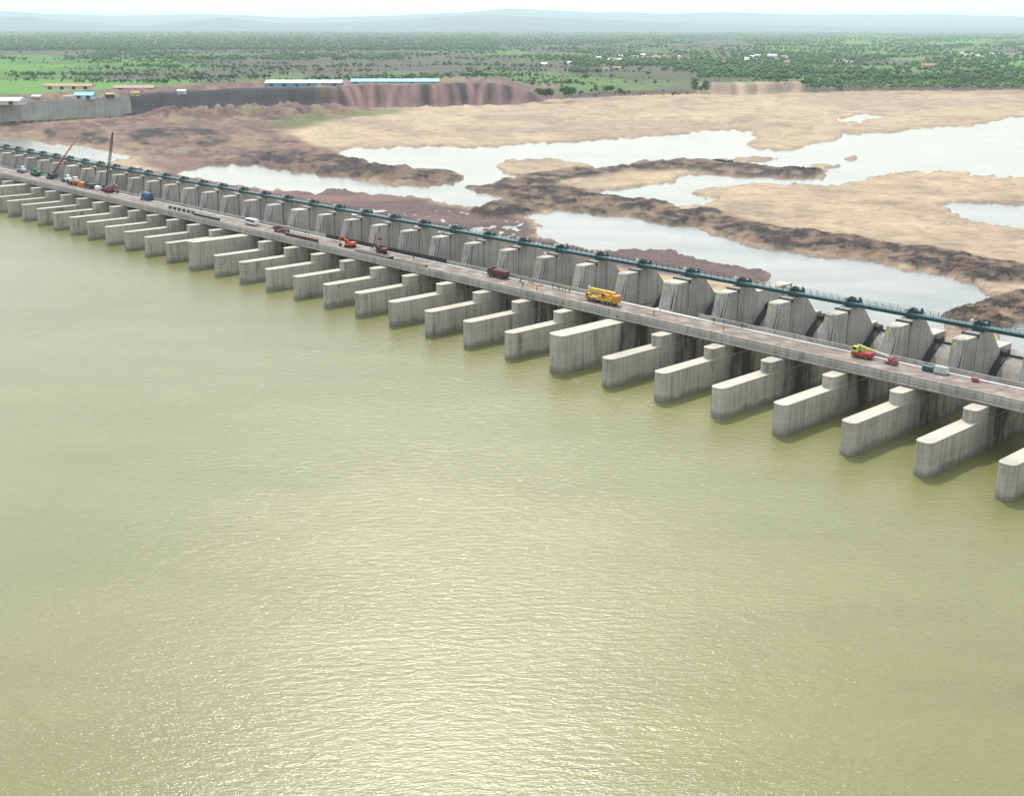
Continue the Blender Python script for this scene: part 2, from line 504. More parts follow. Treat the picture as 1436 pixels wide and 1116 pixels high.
def build_ground():
    vs = np.concatenate([36.6 + 1.5 * (np.linspace(0, 1, 30) ** 2), np.arange(38.6, 124, 1.0), np.arange(124, 168, 0.35), np.arange(168, 475, 0.9), np.arange(475, 640, 6)])
    us = np.arange(-330, 1790, 1.75)
    U, V = np.meshgrid(us, vs)
    # ray / plane intersection for the whole survey grid (z = -2)
    a, b = U - 718, V - 558
    cr, sr = math.cos(ROLL), math.sin(ROLL)
    a, b = cr * a + sr * b, -sr * a + cr * b
    c, s = math.cos(PITCH), math.sin(PITCH)
    x, zc = a / FPX, -b / FPX
    y = c + zc * s
    zz = -s + zc * c
    t = (-2.0 - CAM_H) / zz
    X, Y = x * t, y * t
    dist = np.hypot(X, Y)
    # ragged edges
    wu = (fbm(U / 26, V / 9, 1) - 0.5) * 26
    wv = (fbm(U / 26, V / 9, 5) - 0.5) * 7
    wu2 = (fbm(U / 8, V / 2.6, 21, 4, 0.7) - 0.5) * 34
    wv2 = (fbm(U / 8, V / 2.6, 25, 4, 0.7) - 0.5) * 11
    Uw, Vw = U + wu + wu2, V + wv + wv2
    land = np.ones(U.shape)
    for p in WATER:
        land[inside(p, Uw, Vw)] = 0
    for p in ISLES:
        land[inside(p, Uw, Vw)] = 1
    muck = np.zeros(U.shape)
    for p in MUCK:
        muck[inside(p, Uw, Vw)] = 1
    land = np.maximum(land, muck)
    Sx, Nx = to_sn(X, Y)
    land[(Nx < 112) & (U > 1000)] = 0                 # tailrace pool under the gates
    muck[(Nx < 112) & (U > 1000)] = 0
    pool = (U > 1050) & (U < 1325) & (V > np.interp(U, [1050, 1325], [397, 447]))
    land[pool] = 0
    muck[pool] = 0
    muck = np.where((blur(muck, 5, 4) > 0.22) & (land > 0.5) & (V < 470), 1.0, muck)
    brk = sstep(0.60, 0.66, fbm(U / 16, V / 3.2, 201, 4, 0.65))            # the rubble is broken by patches of bare brown earth
    muck = muck * (1 - 0.85 * brk)
    brown_gap = blur(np.maximum(brk * (blur(muck, 5, 4) > 0.12), 0), 1, 1)
    mud = inside(MUD, Uw, Vw).astype(float)
    exc = inside(EXCAV, Uw, Vw).astype(float)
    grn = np.zeros(U.shape)
    for p in GREEN:
        grn[inside(p, Uw, Vw)] = 1
    bank_v = np.interp(U, [p[0] for p in BANK], [p[1] for p in BANK])
    n1 = fbm(X / 60, Y / 60, 31, 5)
    n2 = fbm(X / 11, Y / 11, 37, 4)
    n3 = fbm(U / 40, V / 8, 41, 5, 0.6)
    n4 = fbm(U / 9, V / 2.6, 47, 4, 0.6)
    n5 = fbm(U / 150, V / 14, 53, 4, 0.55)
    lf = blur(land, 1, 1)
    # shallow rapids below the gates
    rap = (U < 850) & (V > 292) & (mud > 0)
    shallow = rap * sstep(0.50, 0.60, n4 * 0.6 + n3 * 0.4)
    mudf, mkf, exf, grf = blur(mud, 3, 2), blur(muck, 1, 1), blur(exc, 3, 2), blur(grn, 3, 1)
    mk2 = blur(muck, 9, 5)
    H = -2.9 + 1.35 * sstep(0.25, 0.85, lf) + 0.35 * (n1 - 0.5) * lf
    H += lf * 0.5 * sstep(0.5, 0.8, blur(land, 14, 6))
    n6 = 1 - np.abs(2 * fbm(U / 7, V / 1.7, 141, 4, 0.6) - 1)
    H += mk2 * (0.5 + 1.5 * sstep(0.4, 0.75, n3) + 1.2 * (n4 - 0.4) + 2.2 * (n6 - 0.6)) * mkf
    lw = blur(land, 9, 4)
    H += (n6 - 0.62) * 2.0 * lw * (1 - lw) * 4 * (1 - mkf)
    n7 = vnoise(U / 2.3, V / 1.1, 181) - 0.5
    H += 1.1 * n7 * mkf * mk2 + 0.35 * n7 * exf
    H += exf * (0.6 + 3.2 * (n3 - 0.3) + 1.6 * (n4 - 0.5)) * lf
    H += exf * lf * sstep(176, 160, V) * sstep(190, 240, U) * sstep(520, 440, U) * 7.0 * sstep(0.40, 0.7, n4 * 0.5 + n3 * 0.5)
    H -= shallow * 0.9
    H -= mudf * 0.25 * (1 - mkf)
    # colours of the soils
    def col(r, g, b_): return np.array([r, g, b_])
    sand_a, sand_b, sand_c = col(0.345, 0.268, 0.178), col(0.27, 0.205, 0.15), col(0.385, 0.31, 0.195)
    k1 = sstep(0.35, 0.65, n5)[..., None]
    k2 = sstep(0.4, 0.7, n3)[..., None]
    RGB = sand_a * (1 - k1) + sand_b * k1
    RGB = RGB * (1 - 0.5 * k2) + sand_c * 0.5 * k2
    chn = 1 - np.abs(2 * fbm(U / 70, V / 7, 171, 5, 0.6) - 1)
    chk = 0.45 * sstep(0.90, 0.985, chn)[..., None]
    RGB = RGB * (1 - chk) + col(0.16, 0.115, 0.095) * chk
    RGB = RGB * (0.88 + 0.22 * fbm(U / 14, V / 2.2, 173, 4, 0.65))[..., None]
    rip = (vnoise(X / 7 + n2 * 2, Y / 22, 61) - 0.5)[..., None]
    RGB = RGB * (1 + 0.22 * rip)
    wetk = 0.7 * (sstep(1.0, 0.4, blur(land, 4, 3)) * sstep(0.25, 0.6, n4))[..., None]
    RGB = RGB * (1 - wetk) + col(0.19, 0.15, 0.12) * wetk
    e1 = sstep(0.3, 0.7, n4)[..., None]; e2 = sstep(0.45, 0.62, n3)[..., None]
    ex_c = col(0.205, 0.125, 0.104) * e1 + col(0.10, 0.06, 0.052) * (1 - e1)
    ex_c = ex_c * (1 - 0.45 * e2) + col(0.10, 0.07, 0.064) * 0.45 * e2
    dk = sstep(0.60, 0.70, fbm(U / 34, V / 3.0, 161, 5, 0.6))[..., None] * 0.75
    ex_c = ex_c * (1 - dk) + col(0.055, 0.046, 0.048) * dk
    gr = sstep(0.62, 0.72, fbm(U / 50, V / 9, 71, 4))[..., None] * 0.6
    ex_c = ex_c * (1 - gr) + col(0.20, 0.18, 0.09) * gr
    RGB = RGB * (1 - exf[..., None]) + ex_c * exf[..., None]
    mud_c = col(0.098, 0.070, 0.066) * (0.75 + 0.6 * n4[..., None])
    red = sstep(0.5, 0.65, n5)[..., None]
    mud_c = mud_c * (1 - 0.5 * red) + col(0.20, 0.115, 0.10) * 0.5 * red
    RGB = RGB * (1 - mudf[..., None]) + mud_c * mudf[..., None]
    mk_c = col(0.036, 0.030, 0.028) * (0.2 + 1.5 * n4[..., None]) * (1 + 0.9 * n7[..., None])
    red2 = sstep(0.5, 0.66, fbm(U / 22, V / 4, 81, 4))[..., None]
    mk_c = mk_c * (1 - 0.55 * red2) + col(0.20, 0.13, 0.095) * 0.55 * red2
    gp = (brown_gap * land * 0.8)[..., None]
    RGB = RGB * (1 - gp) + col(0.20, 0.125, 0.09) * (0.6 + 0.8 * n4[..., None]) * gp
    RGB = RGB * (1 - mkf[..., None]) + mk_c * mkf[..., None]
    RGB = RGB * (1 - 0.8 * grf[..., None]) + col(0.085, 0.115, 0.035) * 0.8 * grf[..., None]
    # ---- left bank plateau, cut face and spoil heap
    gul2 = vnoise(U / 6, V * 0 + 1.7, 93)
    cut = sstep(176, 184, U) * sstep(470, 440, U)
    gul = np.abs(((U / 24 + 2.6 * fbm(U / 45, V * 0 + 3.1, 91, 3) + 0.30 * (n4 - 0.5) + 0.055 * (150 - V) * np.sin(U / 31.0)) % 1) - 0.5) * 2
    heap = sstep(462, 480, U) * sstep(775, 745, U)
    tt = np.clip((bank_v - V) / 7.5, 0, 1)
    fan = np.zeros(U.shape)
    fr_ = np.random.default_rng(5)
    ua = 455.0
    while ua < 770:
        wd, sk = fr_.uniform(8, 20), fr_.uniform(-16, 18)
        fan = np.maximum(fan, np.clip(1 - np.abs(U - ua - (1 - tt) * sk + 5 * (n4 - 0.5)) / (3.5 + (1 - tt) * wd), 0, 1) * fr_.uniform(0.65, 1))
        ua += fr_.uniform(9, 26)
    gul = np.where(heap > 0.01, fan ** 0.7, gul)
    bank_v = bank_v + (fbm(U / 30, V * 0 + 2.2, 131, 4, 0.6) - 0.5) * np.interp(U, [150, 200, 440, 480, 770, 900], [0, 5, 6, 3, 2.5, 1.2])
    bank_v = bank_v + heap * 3.0 * (gul - 0.55)
    dv = bank_v - V
    crest = 3.4 + heap * (3.4 * gul + 1.2 * gul2) + (1 - heap) * 0.8 * n4
    top = np.interp(U, [-600, 0, 183, 260, 420, 500, 640, 705, 730, 752, 790], [20, 20, 20, 19.5, 19.5, 21.5, 23, 21, 13, 5, 4.5])
    top = top + heap * 5.0 * (fbm(U / 38, V * 0 + 6.6, 191, 4, 0.6) - 0.5) + heap * 2.5 * (n4 - 0.5)
    back = sstep(20, 15, dv + 1.2 * (n3 - 0.5))
    rise_l = sstep(0.0, 1.0, dv / crest)
    lump = sstep(3.5, 6, dv) * sstep(16, 9, dv) * (n4 - 0.4) * 9 * (U < 470)
    plain_h = 6.0
    Hl = -1.2 + (top + 1.2) * rise_l
    Hl = np.where(dv > crest, top + lump, Hl)
    Hl = Hl * back + plain_h * (1 - back)
    # right bank: low earth bank, taller brown cut between 960 and 1130
    bluff = sstep(965, 985, U) * sstep(1136, 1112, U)
    bt = 5.0 + bluff * 8.5
    bk = 0.9 + bluff * (0.9 + 0.9 * gul)
    Hr = -1.2 + (bt + 1.2) * sstep(0, 1, dv / bk)
    Hr = Hr * sstep(9, 5.5, dv) + plain_h * (1 - sstep(9, 5.5, dv))
    left = sstep(800, 770, U)
    Hb = Hl * left + Hr * (1 - left)
    onbank = dv > 0
    H = np.where(onbank, Hb, H)
    # bank colours
    hp = (col(0.175, 0.103, 0.094) * gul[..., None] + col(0.046, 0.035, 0.037) * (1 - gul[..., None])) * (0.75 + 0.5 * gul2[..., None]) * (0.55 + 0.9 * fbm(U / 5, V / 2.2, 211, 4, 0.7)[..., None])
    cut_c = col(0.042, 0.040, 0.044) * (0.7 + 0.6 * n4[..., None])
    top_c = ex_c * 0.95
    bl_c = col(0.33, 0.25, 0.185) * (0.6 + 0.5 * gul[..., None])
    face = (sstep(1.15, 0.85, dv / crest) * onbank)[..., None]
    h3, c3 = heap[..., None], cut[..., None]
    lc = top_c * (1 - face) + (hp * h3 + (cut_c * c3 + top_c * (1 - c3)) * (1 - h3)) * face
    # ---- plain: fields, scrub, bare earth
    cx, cy = X / 330 + 0.6 * (fbm(X / 900, Y / 900, 101) - 0.5), Y / 420
    ix, iy = np.floor(cx + 0.5 * (np.floor(cy) % 2)), np.floor(cy)
    fh, fh2 = _hash(ix, iy, 111), _hash(ix, iy, 117)
    str_ = fbm(U / 120, V / 3.2, 151, 4, 0.6)
    brown = col(0.088, 0.067, 0.060) * (0.75 + 0.5 * fh2[..., None])
    olive = col(0.045, 0.060, 0.024) * (0.7 + 0.6 * fh2[..., None])
    green = col(0.075, 0.18, 0.027) * (0.75 + 0.5 * fh2[..., None])
    gl = sstep(300, 240, U + 60 * (n5 - 0.5)) * sstep(78, 88, V + 8 * (n5 - .5))
    gm = sstep(640, 700, U) * sstep(0.45, 0.6, n5) * 0.8
    grt = sstep(1000, 1130, U + 90 * (n5 - 0.5))
    gk = np.clip(sstep(0.30, 0.55, str_ + 0.15) * gl * (fh > 0.15) + gm * 0.55 * (fh > 0.5) + grt * (fh > 0.25) + 0.5 * (fh > 0.82) * (n5 > 0.45), 0, 1)[..., None]
    brown = brown * (0.7 + 0.6 * str_[..., None])
    ok = np.clip((fh2 > 0.6) * 0.7 + sstep(0.5, 0.66, str_) * 0.7, 0, 1)[..., None]
    pc = brown * (1 - ok) + olive * ok
    pc = pc * (1 - gk) + green * gk
    wood = sstep(76, 66, V) * sstep(820, 600, U) + sstep(60, 50, V)
    wood = np.clip(wood, 0, 1)[..., None]
    tz = (sstep(0.44, 0.56, fbm(U / 60, V / 3.0, 4, 4, 0.6)) * sstep(118, 92, V) * sstep(0.2, 0.7, fh))[..., None]
    pc = pc * (1 - 0.6 * tz) + col(0.034, 0.058, 0.024) * 0.6 * tz
    pc = pc * (1 - 0.9 * wood) + col(0.034, 0.060, 0.027) * 0.9 * wood
    rb = (sstep(2.2, 1.0, dv / bk) * onbank)[..., None]
    rc = pc * (1 - rb) + (bl_c * bluff[..., None] + col(0.11, 0.085, 0.07) * (1 - bluff[..., None])) * rb
    grass = (sstep(1.5, 3, dv) * sstep(9, 6, dv) * (1 - bluff) * sstep(1100, 1150, U))[..., None]
    rc = rc * (1 - 0.7 * grass) + col(0.07, 0.15, 0.035) * 0.7 * grass
    bkk = back[..., None]
    lcc = lc * bkk + pc * (1 - bkk)
    bc = lcc * left[..., None] + rc * (1 - left[..., None])
    RGB = np.where(onbank[..., None], bc, RGB)
    # nothing of it reaches under the barrage
    S_, N_ = to_sn(X, Y)
    H = np.where(N_ < 84, np.minimum(H, -3.4), H)
    RGB = np.clip(RGB, 0.01, 0.9)
    co = np.stack([X, Y, H], -1).reshape(-1, 3)
    r, q = U.shape
    idx = np.arange(r * q).reshape(r, q)
    quads = np.stack([idx[:-1, :-1], idx[1:, :-1], idx[1:, 1:], idx[:-1, 1:]], -1).reshape(-1, 4)
    keepN = (N_ > 66)
    ok_ = keepN.reshape(-1)[quads].all(1)
    deep = (H < -2.75).reshape(-1)[quads].all(1)          # river bed far below the surface is never seen
    quads = quads[ok_ & ~deep]
    used = np.unique(quads)
    remap = np.full(r * q, -1)
    remap[used] = np.arange(len(used))
    quads = remap[quads]
    me = bpy.data.meshes.new('ground')
    me.vertices.add(len(used))
    me.vertices.foreach_set('co', co[used].astype(np.float32).ravel())
    me.loops.add(quads.size)
    me.loops.foreach_set('vertex_index', quads.astype(np.int32).ravel())
    me.polygons.add(len(quads))
    me.polygons.foreach_set('loop_start', np.arange(0, quads.size, 4, dtype=np.int32))
    me.polygons.foreach_set('loop_total', np.full(len(quads), 4, dtype=np.int32))
    me.polygons.foreach_set('use_smooth', np.ones(len(quads), bool))
    me.update(calc_edges=True)
    at = me.color_attributes.new('soil', 'FLOAT_COLOR', 'POINT')
    at.data.foreach_set('color', np.concatenate([RGB.reshape(-1, 3)[used], np.ones((len(used), 1))], 1).astype(np.float32).ravel())
    me.materials.append(MATS['ground_soil'])
    o = link('ground', me)
    tag(o, kind='structure')
    def height(u, v):
        i = int(np.clip(np.searchsorted(vs, v), 0, r - 1)); j = int(np.clip((u + 330) / 1.75, 0, q - 1))
        return float(X[i, j]), float(Y[i, j]), float(H[i, j])
    return height
ground_at = build_ground()

def sheet(name, pts, mat):
    me = bpy.data.meshes.new(name)
    me.from_pydata([tuple(p) for p in pts], [], [tuple(range(len(pts)))])
    me.materials.append(MATS[mat])
    o = link(name, me)
    tag(o, kind='structure')
    return o
sheet('reservoir_water', [P(-3500, -1500, 0), P(2500, -1500, 0), P(2500, 60.0, 0), P(-3500, 60.0, 0)], 'river_water')
sheet('tailrace_water', [P(-2600, 64, -2), P(1500, 64, -2), P(1500, 1700, -2), P(-2600, 1700, -2)], 'tail_water')

# ------------------------------------------------------------------ distant hills
def hills(name, y, x0, x1, prof, seed, depth=5000):
    n = 160
    xs = np.linspace(x0, x1, n)
    us = 718 + xs / y * 1617
    h = np.interp(us, [p[0] for p in prof], [p[1] for p in prof])
    h = h * (0.88 + 0.24 * fbm(us / 70, us * 0, seed, 5))
    vs, fs = [], []
    for j, (dy, k) in enumerate(((-depth, 0), (-depth * 0.45, 0.55), (0, 1), (depth * 0.6, 0.5), (depth, 0))):
        for i in range(n):
            hh = h[i] * k * (1 + (0.25 * (random.random() - 0.5) if 0 < k < 1 else 0))
            vs.append((xs[i], y + dy, 2 + hh))
    for j in range(4):
        for i in range(n - 1):
            fs.append((j * n + i, j * n + i + 1, (j + 1) * n + i + 1, (j + 1) * n + i))
    me = bpy.data.meshes.new(name)
    me.from_pydata(vs, [], fs)
    me.materials.append(MATS['hill_scrub'])
    me.polygons.foreach_set('use_smooth', [True] * len(fs))
    o = link(name, me)
    tag(o, kind='structure')
hills('hills', 19000, -12000, 12000, [(-300, 150), (0, 190), (90, 200), (160, 130), (240, 60), (300, 130), (350, 170), (420, 110), (520, 130), (600, 180), (700, 230), (760, 190), (860, 150), (960, 110), (1100, 80), (1300, 60), (1700, 60)], 5, 2500)
hills('hills', 27000, -17000, 17000, [(-300, 330), (60, 350), (200, 260), (330, 300), (460, 230), (620, 300), (720, 400), (830, 330), (980, 360), (1100, 290), (1250, 330), (1436, 270), (1700, 300)], 9, 4000)

# ------------------------------------------------------------------ barrage piers
WIDE = (0, -11, -23, -34)
LONG = (1, -10, -22, -33)
EX = 1.87
def spos(k):
    s = 19.0 * k
    if k > 0: s += EX / 2
    if k < 0: s -= EX / 2
    if k == -11: s -= EX / 2
    if k < -11: s -= EX
    if k == -23: s -= EX / 2
    if k < -23: s -= EX
    if k == -34: s -= EX / 2
    return s
def pleft(k):  return spos(k) - (EX / 2 if k in WIDE else 0)
def pwid(k):   return 4.0 + (EX if k in WIDE else 0)
KMIN, KMAX = -34, 9
RZ = -YAW

def nose_plan(x0, x1, n0, n1, r):
    """plan of a wall with a blunt rounded nose; n0 is the tip"""
    xc, hw = (x0 + x1) / 2, (x1 - x0) / 2
    pts = []
    for i in range(9):
        t = PI - PI * i / 8
        cx = math.copysign(abs(math.cos(t)) ** 0.75, math.cos(t))
        sy = abs(math.sin(t)) ** 0.75
        pts.append((xc + hw * cx, n0 + r - r * sy))
    return pts + [(x1, n1), (x0, n1)]

def pier_meshes():
    M = {}
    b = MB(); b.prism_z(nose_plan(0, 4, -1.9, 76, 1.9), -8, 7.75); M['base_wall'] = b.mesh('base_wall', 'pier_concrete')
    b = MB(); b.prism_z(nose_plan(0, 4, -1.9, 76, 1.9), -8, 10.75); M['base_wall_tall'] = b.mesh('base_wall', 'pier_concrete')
    b = MB(); b.prism_z(nose_plan(-0.06, 4.06, -1.98, 47.5, 1.98), 7.75, 8.05); M['nose_cap'] = b.mesh('nose_cap', 'cap_concrete')
    b = MB(); b.prism_z(nose_plan(-0.06, 4.06, -1.98, 47.5, 1.98), 10.75, 11.05); M['nose_cap_tall'] = b.mesh('nose_cap', 'cap_concrete')
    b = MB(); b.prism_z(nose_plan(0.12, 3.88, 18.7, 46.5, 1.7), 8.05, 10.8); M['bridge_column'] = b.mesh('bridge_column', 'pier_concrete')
    b = MB(); b.prism_z(nose_plan(0.06, 3.94, 18.6, 46.5, 1.76), 10.8, 11.06); M['column_cap'] = b.mesh('column_cap', 'cap_concrete')
    # tower: faceted battered nose, groove, body, stoplog slot, rear block
    z0, z1 = 8.05, 19.0
    lean = 2.75
    nose = [(0.0, 49.6 - lean), (0.55, 48.4 - lean), (2.35, 48.4 - lean), (4.0, 49.7 - lean), (4.0, 49.8 - lean), (0.0, 49.8 - lean)]
    b = MB(); b.prism_z(nose, z0, z1, (0, lean)); M['tower_nose'] = b.mesh('tower_nose', 'tower_concrete')
    b = MB(); b.add([(0, 50.2 - lean, z0), (4, 50.2 - lean, z0), (4, 54.7, z0), (0, 54.7, z0), (0, 50.2, z1), (4, 50.2, z1), (4, 54.7, z1), (0, 54.7, z1)],
                    [(3, 2, 1, 0), (4, 5, 6, 7), (0, 1, 5, 4), (1, 2, 6, 5), (2, 3, 7, 6), (3, 0, 4, 7)]); M['tower_body'] = b.mesh('tower_body', 'tower_concrete')
    b = MB(); b.add([(0.45, 49.0 - lean, z0), (3.55, 49.0 - lean, z0), (3.55, 58, z0), (0.45, 58, z0), (0.45, 49.3, 18.8), (3.55, 49.3, 18.8), (3.55, 58, 18.8), (0.45, 58, 18.8)],
                    [(3, 2, 1, 0), (4, 5, 6, 7), (0, 1, 5, 4), (1, 2, 6, 5), (2, 3, 7, 6), (3, 0, 4, 7)]); M['tower_core'] = b.mesh('tower_core', 'slot_dark')
    rear = [(55.12, 8.05), (68.0, 8.05), (69.3, 12.3), (68.0, 13.8), (63.7, 18.3), (62.6, 19.7), (55.12, 19.7)]
    b = MB(); b.prism_x(rear, 0, 4); M['tower_rear'] = b.mesh('tower_rear', 'tower_concrete')
    b = MB(); b.box(0.05, 3.95, 49.8, 54.6, 19.0, 19.12); b.box(0.05, 3.95, 55.6, 62.3, 19.7, 19.82); M['tower_cap'] = b.mesh('tower_cap', 'cap_concrete')
    b = MB(); b.box(-0.3, 4.1, 54.8, 55.2, 19.0, 19.5); b.box(3.75, 4.3, 54.72, 55.32, 18.5, 19.65); b.box(-0.45, -0.05, 54.72, 55.32, 18.9, 19.6)
    M['slot_beam'] = b.mesh('slot_beam', 'machine_dark')
    for nm, e, zt in (('tail_block', 71.2, 13.6), ('tail_block_mid', 75.6, 13.6), ('tail_block_long', 83.2, 17.4)):
        b = MB(); b.prism_x([(62, 7.6), (e, 7.6), (e, zt), (62, zt)], 0.012, 3.988); M[nm] = b.mesh('tail_block', 'pier_concrete')
        b = MB(); b.box(0.0, 4.0, 64.0, e + 0.06, zt, zt + 0.14); M[nm + '_cap'] = b.mesh('tail_cap', 'cap_concrete')
    # weathered octagonal paint mark on the battered front
    b = MB()
    def fr(z): return 48.4 - lean + lean * (z - z0) / (z1 - z0) - 0.012
    ring = [(1.35 + 0.62 * math.cos(a) * (1 + 0.1 * math.sin(3 * a)), 17.3 + 0.95 * math.sin(a)) for a in np.linspace(0, 2 * PI, 13)[:-1]]
    nn = len(ring)
    vs = [(x, fr(z), z) for x, z in ring] + [(x, fr(z) + 0.05, z) for x, z in ring]
    b.add(vs, [tuple(range(nn - 1, -1, -1)), tuple(range(nn, 2 * nn))] + [(i, (i + 1) % nn, nn + (i + 1) % nn, nn + i) for i in range(nn)])
    M['paint_mark'] = b.mesh('paint_mark', 'yellow_mark')
    return M
PM = pier_meshes()

def pier_phrase(k):
    """where pier k stands, counted from the nearest full-height wide pier"""
    if k > 0: return f'{ORD[k]} right of the near wide pier'
    if k > -11: return f'{ORD[-k]} left of the near wide pier'
    if k > -23: return f'{ORD[-11 - k]} left of the middle wide pier'
    return f'{ORD[min(12, -23 - k)]} left of the far left wide pier'

for k in range(KMIN, KMAX + 1):
    wide = k in WIDE
    if wide:
        lab = {0: 'wide full-height concrete pier with flat top, nearest of the wide ones', -11: 'wide full-height concrete pier with flat top, midway along the barrage',
               -23: 'wide full-height concrete pier with flat top by the left edge'}.get(k, 'far wide full-height concrete pier beyond the left edge')
    else:
        lab = 'stepped concrete barrage pier, ' + pier_phrase(k)
        if k in LONG:
            lab = 'stepped pier with long pale tail block, ' + pier_phrase(k)
    t = thing('barrage_pier', lab, 'pier', P(pleft(k), 0, 0), RZ, 'concrete piers of the barrage')
    def part(key):
        me = PM[key]
        o = link(me.name.split('.')[0], me, t)
        if wide:
            o.scale.x = pwid(k) / 4.0
        return o
    if wide:
        part('base_wall_tall'); part('nose_cap_tall')
    else:
        part('base_wall'); part('nose_cap'); part('bridge_column'); part('column_cap')
    for key in ('tower_nose', 'tower_body', 'tower_core', 'tower_rear', 'tower_cap', 'slot_beam'):
        part(key)
    tk = 'tail_block_long' if k in LONG else ('tail_block_mid' if k >= 4 else 'tail_block')
    part(tk); part(tk + '_cap')
    if k >= -4:
        part('paint_mark')

# ------------------------------------------------------------------ radial gates
def gate_meshes():
    W = 14.96
    cy, cz, R = 76.5, -4.0, 17.0
    def arc(R, z0, z1, n=12):
        out = []
        for i in range(n + 1):
            z = z0 + (z1 - z0) * i / n
            out.append((cy - math.sqrt(max(0, R * R - (z - cz) ** 2)), z))
        return out
    front, back = arc(17.0, -6, 11.6), arc(16.5, -6, 11.6)
    b = MB(); b.prism_x(back + front[::-1], 0.02, W); skin = b.mesh('skin_plate', 'gate_skin')
    b = MB(); y, z = front[-1]
    b.box(2.15, W - 0.6, y - 0.25, y + 0.9, 11.61, 12.05); girder = b.mesh('top_girder', 'teal_paint')
    def lip(r0, za, zb, n=10):
        return [(cy - math.sqrt(r0 * r0 - (za + (zb - za) * i / n - cz) ** 2), za + (zb - za) * i / n) for i in range(n + 1)]
    b = MB(); outer = lip(17.45, -6, 11.9)
    b.prism_x(lip(17.02, -6, 11.7) + outer[::-1], 0.04, 2.1)
    b.prism_x([(y - 1.0, 11.2), (y + 0.8, 11.0), (y + 1.5, 11.9), (y + 1.2, 13.0), (y + 0.2, 13.3), (y - 0.9, 12.7)], 0.06, 1.9)
    shade_plate = b.mesh('pier_shade_plate', 'slot_dark')  # added black plate with knob, standing in for the pier's shadow on the gate
    arms = []
    for x in (1.6, W - 2.2):
        b = MB(); b.tube((x, 60.4, -2), (x, cy, cz), 0.4, 0.5, 6); b.tube((x, 63.5, 6), (x, cy, cz), 0.4, 0.5, 6)
        arms.append(b.mesh('gate_arm', 'teal_paint'))
    return skin, girder, shade_plate, arms
GM = gate_meshes()
def bay_phrase(k):
    if k == 0: return 'just right of the near wide pier'
    if k > 0: return f'{ORD[k + 1]} bay right of the near wide pier'
    if k >= -11: return f'{ORD[-k]} bay left of the near wide pier'
    if k >= -23: return f'{ORD[-11 - k]} bay left of the middle wide pier'
    return f'{ORD[min(12, -23 - k)]} bay left of the far left wide pier'
for k in range(-14, KMAX):
    s0, s1 = pleft(k) + pwid(k), pleft(k + 1)
    t = thing('radial_gate', 'curved steel radial gate, ' + bay_phrase(k), 'gate', P(s0, 0, 0), RZ, 'radial gates between the piers')
    for nm, me in (('skin_plate', GM[0]), ('top_girder', GM[1]), ('pier_shade_plate', GM[2])):
        link(nm, me, t)
    for me in GM[3]:
        link('gate_arm', me, t)

# ------------------------------------------------------------------ hoists and the teal hoist walkway on the tower tops
def hoist_meshes():
    M = []
    b = MB(); b.box(0.25, 1.05, 57.2, 58.2, 19.82, 22.3); b.box(0.35, 0.95, 57.3, 58.1, 22.3, 22.6); M.append(('control_cabinet', b.mesh('control_cabinet', 'cabinet_white', bevel=0.05)))
    b = MB()
    b.box(1.2, 3.1, 57.6, 60.4, 19.82, 20.3)
    b.tube((1.0, 59.2, 21.2), (3.05, 59.2, 21.2), 1.05, k=12)
    b.box(1.5, 1.8, 58.0, 60.0, 20.3, 22.3); b.box(2.5, 2.8, 58.0, 60.0, 20.3, 22.4); b.box(1.9, 2.4, 58.4, 59.4, 21.8, 22.7)
    M.append(('rope_drum', b.mesh('rope_drum', 'machine_dark')))
    b = MB()
    b.box(2.9, 4.5, 58.6, 61.2, 20.05, 20.4)
    b.tube((3.3, 59.2, 20.9), (3.3, 61.0, 20.9), 0.7, k=10); b.box(3.0, 4.5, 59.0, 60.8, 20.4, 21.9); b.tube((4.2, 60, 21.8), (4.2, 60, 22.6), 0.3, k=8)
    M.append(('gearbox', b.mesh('gearbox', 'teal_paint', bevel=0.06)))
    return M
HM = hoist_meshes()
for k in range(KMIN, KMAX + 1):
    ph = pier_phrase(k) if k not in WIDE else {0: 'near wide pier', -11: 'middle wide pier', -23: 'far left wide pier'}.get(k, 'far wide pier')
    t = thing('gate_hoist', ('dark winch with teal gearbox atop the pier ' if k not in WIDE else 'dark winch with teal gearbox atop the ') + ph, 'hoist',
              P(pleft(k) + (pwid(k) - 4) / 2, 0, 0), RZ, 'gate hoists on the tower tops')
    for nm, me in HM:
        link(nm, me, t)

def walkway_meshes(L):
    g = []
    for y in (57.0, 59.6):
        b = MB(); b.box(0.04, L - 0.04, y, y + 0.14, 20.42, 21.05); b.box(0.04, L - 0.04, y - 0.14, y + 0.28, 20.3, 20.42); b.box(0.04, L - 0.04, y - 0.14, y + 0.28, 21.05, 21.15)
        for i in range(10):
            x = 0.5 + (L - 1.0) * i / 9
            b.box(x - 0.05, x + 0.05, y - 0.1, y, 20.42, 21.05)
        g.append(b.mesh('girder', 'teal_paint'))
    b = MB(); b.box(0.04, L - 0.04, 57.3, 59.58, 21.152, 21.22); pl = b.mesh('walkway_plate', 'teal_light')
    b = MB()
    for y in (56.98, 59.72):
        b.tube((0.1, y, 22.25), (L - 0.1, y, 22.25), 0.045, k=5); b.tube((0.1, y, 21.7), (L - 0.1, y, 21.7), 0.035, k=5)
        for i in range(9):
            x = 0.2 + (L - 0.4) * i / 8
            b.tube((x, y, 21.15), (x, y, 22.35), 0.07, k=5)
    return g, pl, b.mesh('handrail', 'teal_paint')
WM = walkway_meshes(19.0)
